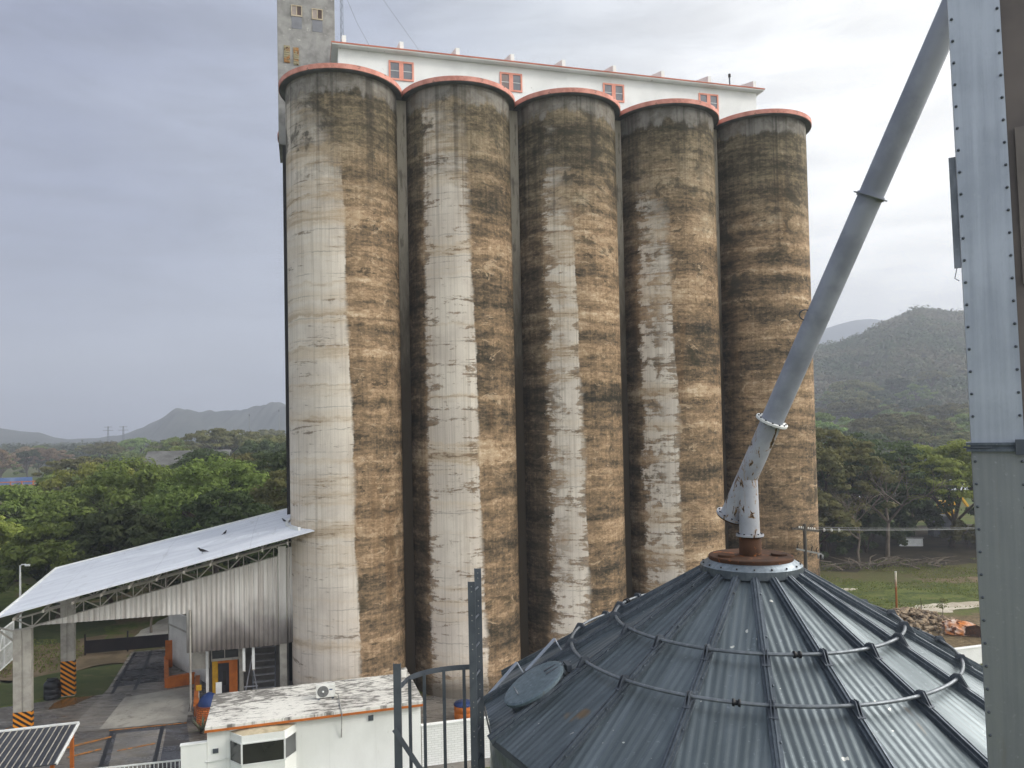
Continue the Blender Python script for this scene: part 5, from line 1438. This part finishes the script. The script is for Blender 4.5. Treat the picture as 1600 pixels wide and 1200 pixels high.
# distant hills
fm = Mat('distant_forested_hill', .95); nn_ = fm.noise(fm.world(), .012, 7, .65)
fm.col(fm.mix(fm.ss(nn_, .4, .6), lin(40,48,44), lin(62,66,60)))
HX = [-120,0,30,60,85,110,150,185,205,222,240,258,275,292,304,315,330,350,372,395,415,432,450,480,560,640]
HYp = [664,667,671,672,680,683,682,679,673,667,657,645,634,632,636,640,637,641,643,639,634,629,627,634,650,670]
Yd = 1100
def far_fn(X, Y):
    px = X/np.maximum(Y,1)*1200 + 800; prof = np.interp(px, HX, HYp); hz = 672 + (800-px)*.0208
    z = np.maximum((hz-prof)/1200*Yd + 13, 4)
    d = np.clip(1 - np.abs(Y-Yd)/280, 0, 1); d = d*d*(3-2*d)
    n = 6*np.sin(X*.033+Y*.01)*np.sin(Y*.021) + 3.5*np.sin(X*.11+1)*np.sin(X*.071) + 2*np.sin(X*.31+Y*.05)*np.sin(X*.17)
    return z*d + n*d*np.clip(z/60,0,1) - 1
terrain('far_hill', far_fn, -1250, -100, 815, 1385, 420, 80, fm.m)
def far2(X, Y):
    px = X/np.maximum(Y,1)*1200 + 800; prof = np.interp(px, [1150,1250,1290,1320,1345,1370,1400,1500,1700], [560,530,512,503,498,497,505,520,560]); 
    z = (660-prof)/1200*1850 + 15; d = np.clip(1 - np.abs(Y-1850)/300, 0, 1); return z*d*d*(3-2*d) - 1
terrain('far_ridge', far2, 500, 1500, 1550, 2150, 80, 30, fm.m)

# roof of a building among the left trees, road fence, pylons
t = thing('barn', (-63,150,0), radians(12), 'long grey roofed barn half hidden by the trees on the plain', 'barn')
MB().box(-7,7,-4,4,0,9.6).build('wall', M['white'], t)
MB().prism([(-5,9.6),(0,12.1),(5,9.6),(5,9.8),(0,12.35),(-5,9.8)], 'x', -7.6, 7.6).build('roof', worn('grey_sheet_roof', lin(104,104,102), lin(80,80,78), .5, .8), t)
t = thing('road_fence', (-190,222,0), atan2(23,72), 'orange rail fence with blue panels along the dirt road at far left', 'fence')
for k in range(26): MB().beam((k*3,0,0),(k*3,0,2.6),.3,.3).build('post', M['orange'], t)
MB().box(0,75,-.1,.1,.2,1.5).build('wall', worn('orange_base_wall', lin(176,126,90), lin(150,106,76), .4, .8), t)
MB().box(0,75,-.05,.05,2.2,2.5).build('rail', M['orange'], t)
MB().box(0,44,3.0,3.2,.5,3.6).build('blue_panel', worn('blue_tarp', lin(72,104,160), lin(120,140,176), .3, .7), t)
for k, (x, y) in enumerate(((-400,760), (-387,764))):
    t = thing('power_pylon', (x,y,0), 0, 'distant lattice power pylon, %s of the two above the plain' % ('left' if k == 0 else 'right'), 'pylon', 'pylons on the plain')
    b = MB()
    for s_ in (-1,1): b.beam((s_*1.2,0,0),(s_*.35,0,27),.4,.4)
    for j in range(9): b.beam((-1.2+.09*j,0,j*3),(1.1-.09*j,0,j*3+3),.2,.2)
    b.build('lattice', M['steel_dark'], t)
    MB().beam((-5,0,23),(5,0,23),.4,.4).beam((-4,0,26.3),(4,0,26.3),.4,.4).build('crossarm', M['steel_dark'], t)
for k, (x, y, H) in enumerate(((-178,520,30), (-170,560,34))):
    t = thing('radio_mast', (x,y,0), 0, 'thin distant mast left of the silo, %s one' % ('shorter' if k == 0 else 'taller'), 'mast', 'thin masts on the plain')
    MB().tube([(0,0,0),(0,0,H)], [.5,.2], 6).build('shaft', M['wire'], t)
    MB().ring((0,0,H-2),(0,0,1),[(0,0),(.4,0),(.4,1.4),(0,1.4)],10,closed=False).build('aerial', M['steel_dark'], t)

# grass tufts near enough to read
rng = np.random.default_rng(31); P = []
for (x0,x1,y0,y1,n) in ((20,62,62,84,26000), (-44,-30,44,58,8000)):
    P.append(np.stack([rng.uniform(x0,x1,n), rng.uniform(y0,y1,n), np.zeros(n)], -1))
P = np.concatenate(P); kp = (np.sin(P[:,0]*.5)+np.sin(P[:,1]*.63+P[:,0]*.21)) > -.45; P = P[kp]; n = len(P)
a = rng.uniform(0,2*pi,n); h = rng.uniform(.04,.13,n); wd = rng.uniform(.02,.06,n)
dx_ = np.stack([np.cos(a)*wd, np.sin(a)*wd, np.zeros(n)], -1); up_ = np.stack([rng.normal(size=n)*.06, rng.normal(size=n)*.06, h], -1)
V = np.stack([P-dx_, P+dx_, P+dx_*.5+up_, P-dx_*.5+up_], 1).reshape(-1,3)
o = quads('grass_tufts', V, leaf_mat('grass_blades', lin(104,122,56), lin(120,126,70), lin(146,138,96), .3)); tag(o, 'short patchy grass on the ground', 'grass', kind='stuff')

# ------------------------------------------------------------------ air
HZ = MB().box(-1750, 1750, -150, 2250, -1.5, 260).build('haze', None)
hmt = bpy.data.materials.new('pale_air'); hmt.use_nodes = True; ht_ = hmt.node_tree; ht_.nodes.clear()
ou = ht_.nodes.new('ShaderNodeOutputMaterial'); vp = ht_.nodes.new('ShaderNodeVolumePrincipled')
vp.inputs['Color'].default_value = (.80,.87,1.0,1); vp.inputs['Density'].default_value = .00070; vp.inputs['Anisotropy'].default_value = 0.1
ht_.links.new(vp.outputs[0], ou.inputs['Volume'])
HZ.data.materials.clear(); HZ.data.materials.append(hmt); HZ['kind'] = 'stuff'; HZ['label'] = 'pale haze over the plain and hills'; HZ['category'] = 'haze'
HZ.display_type = 'WIRE'
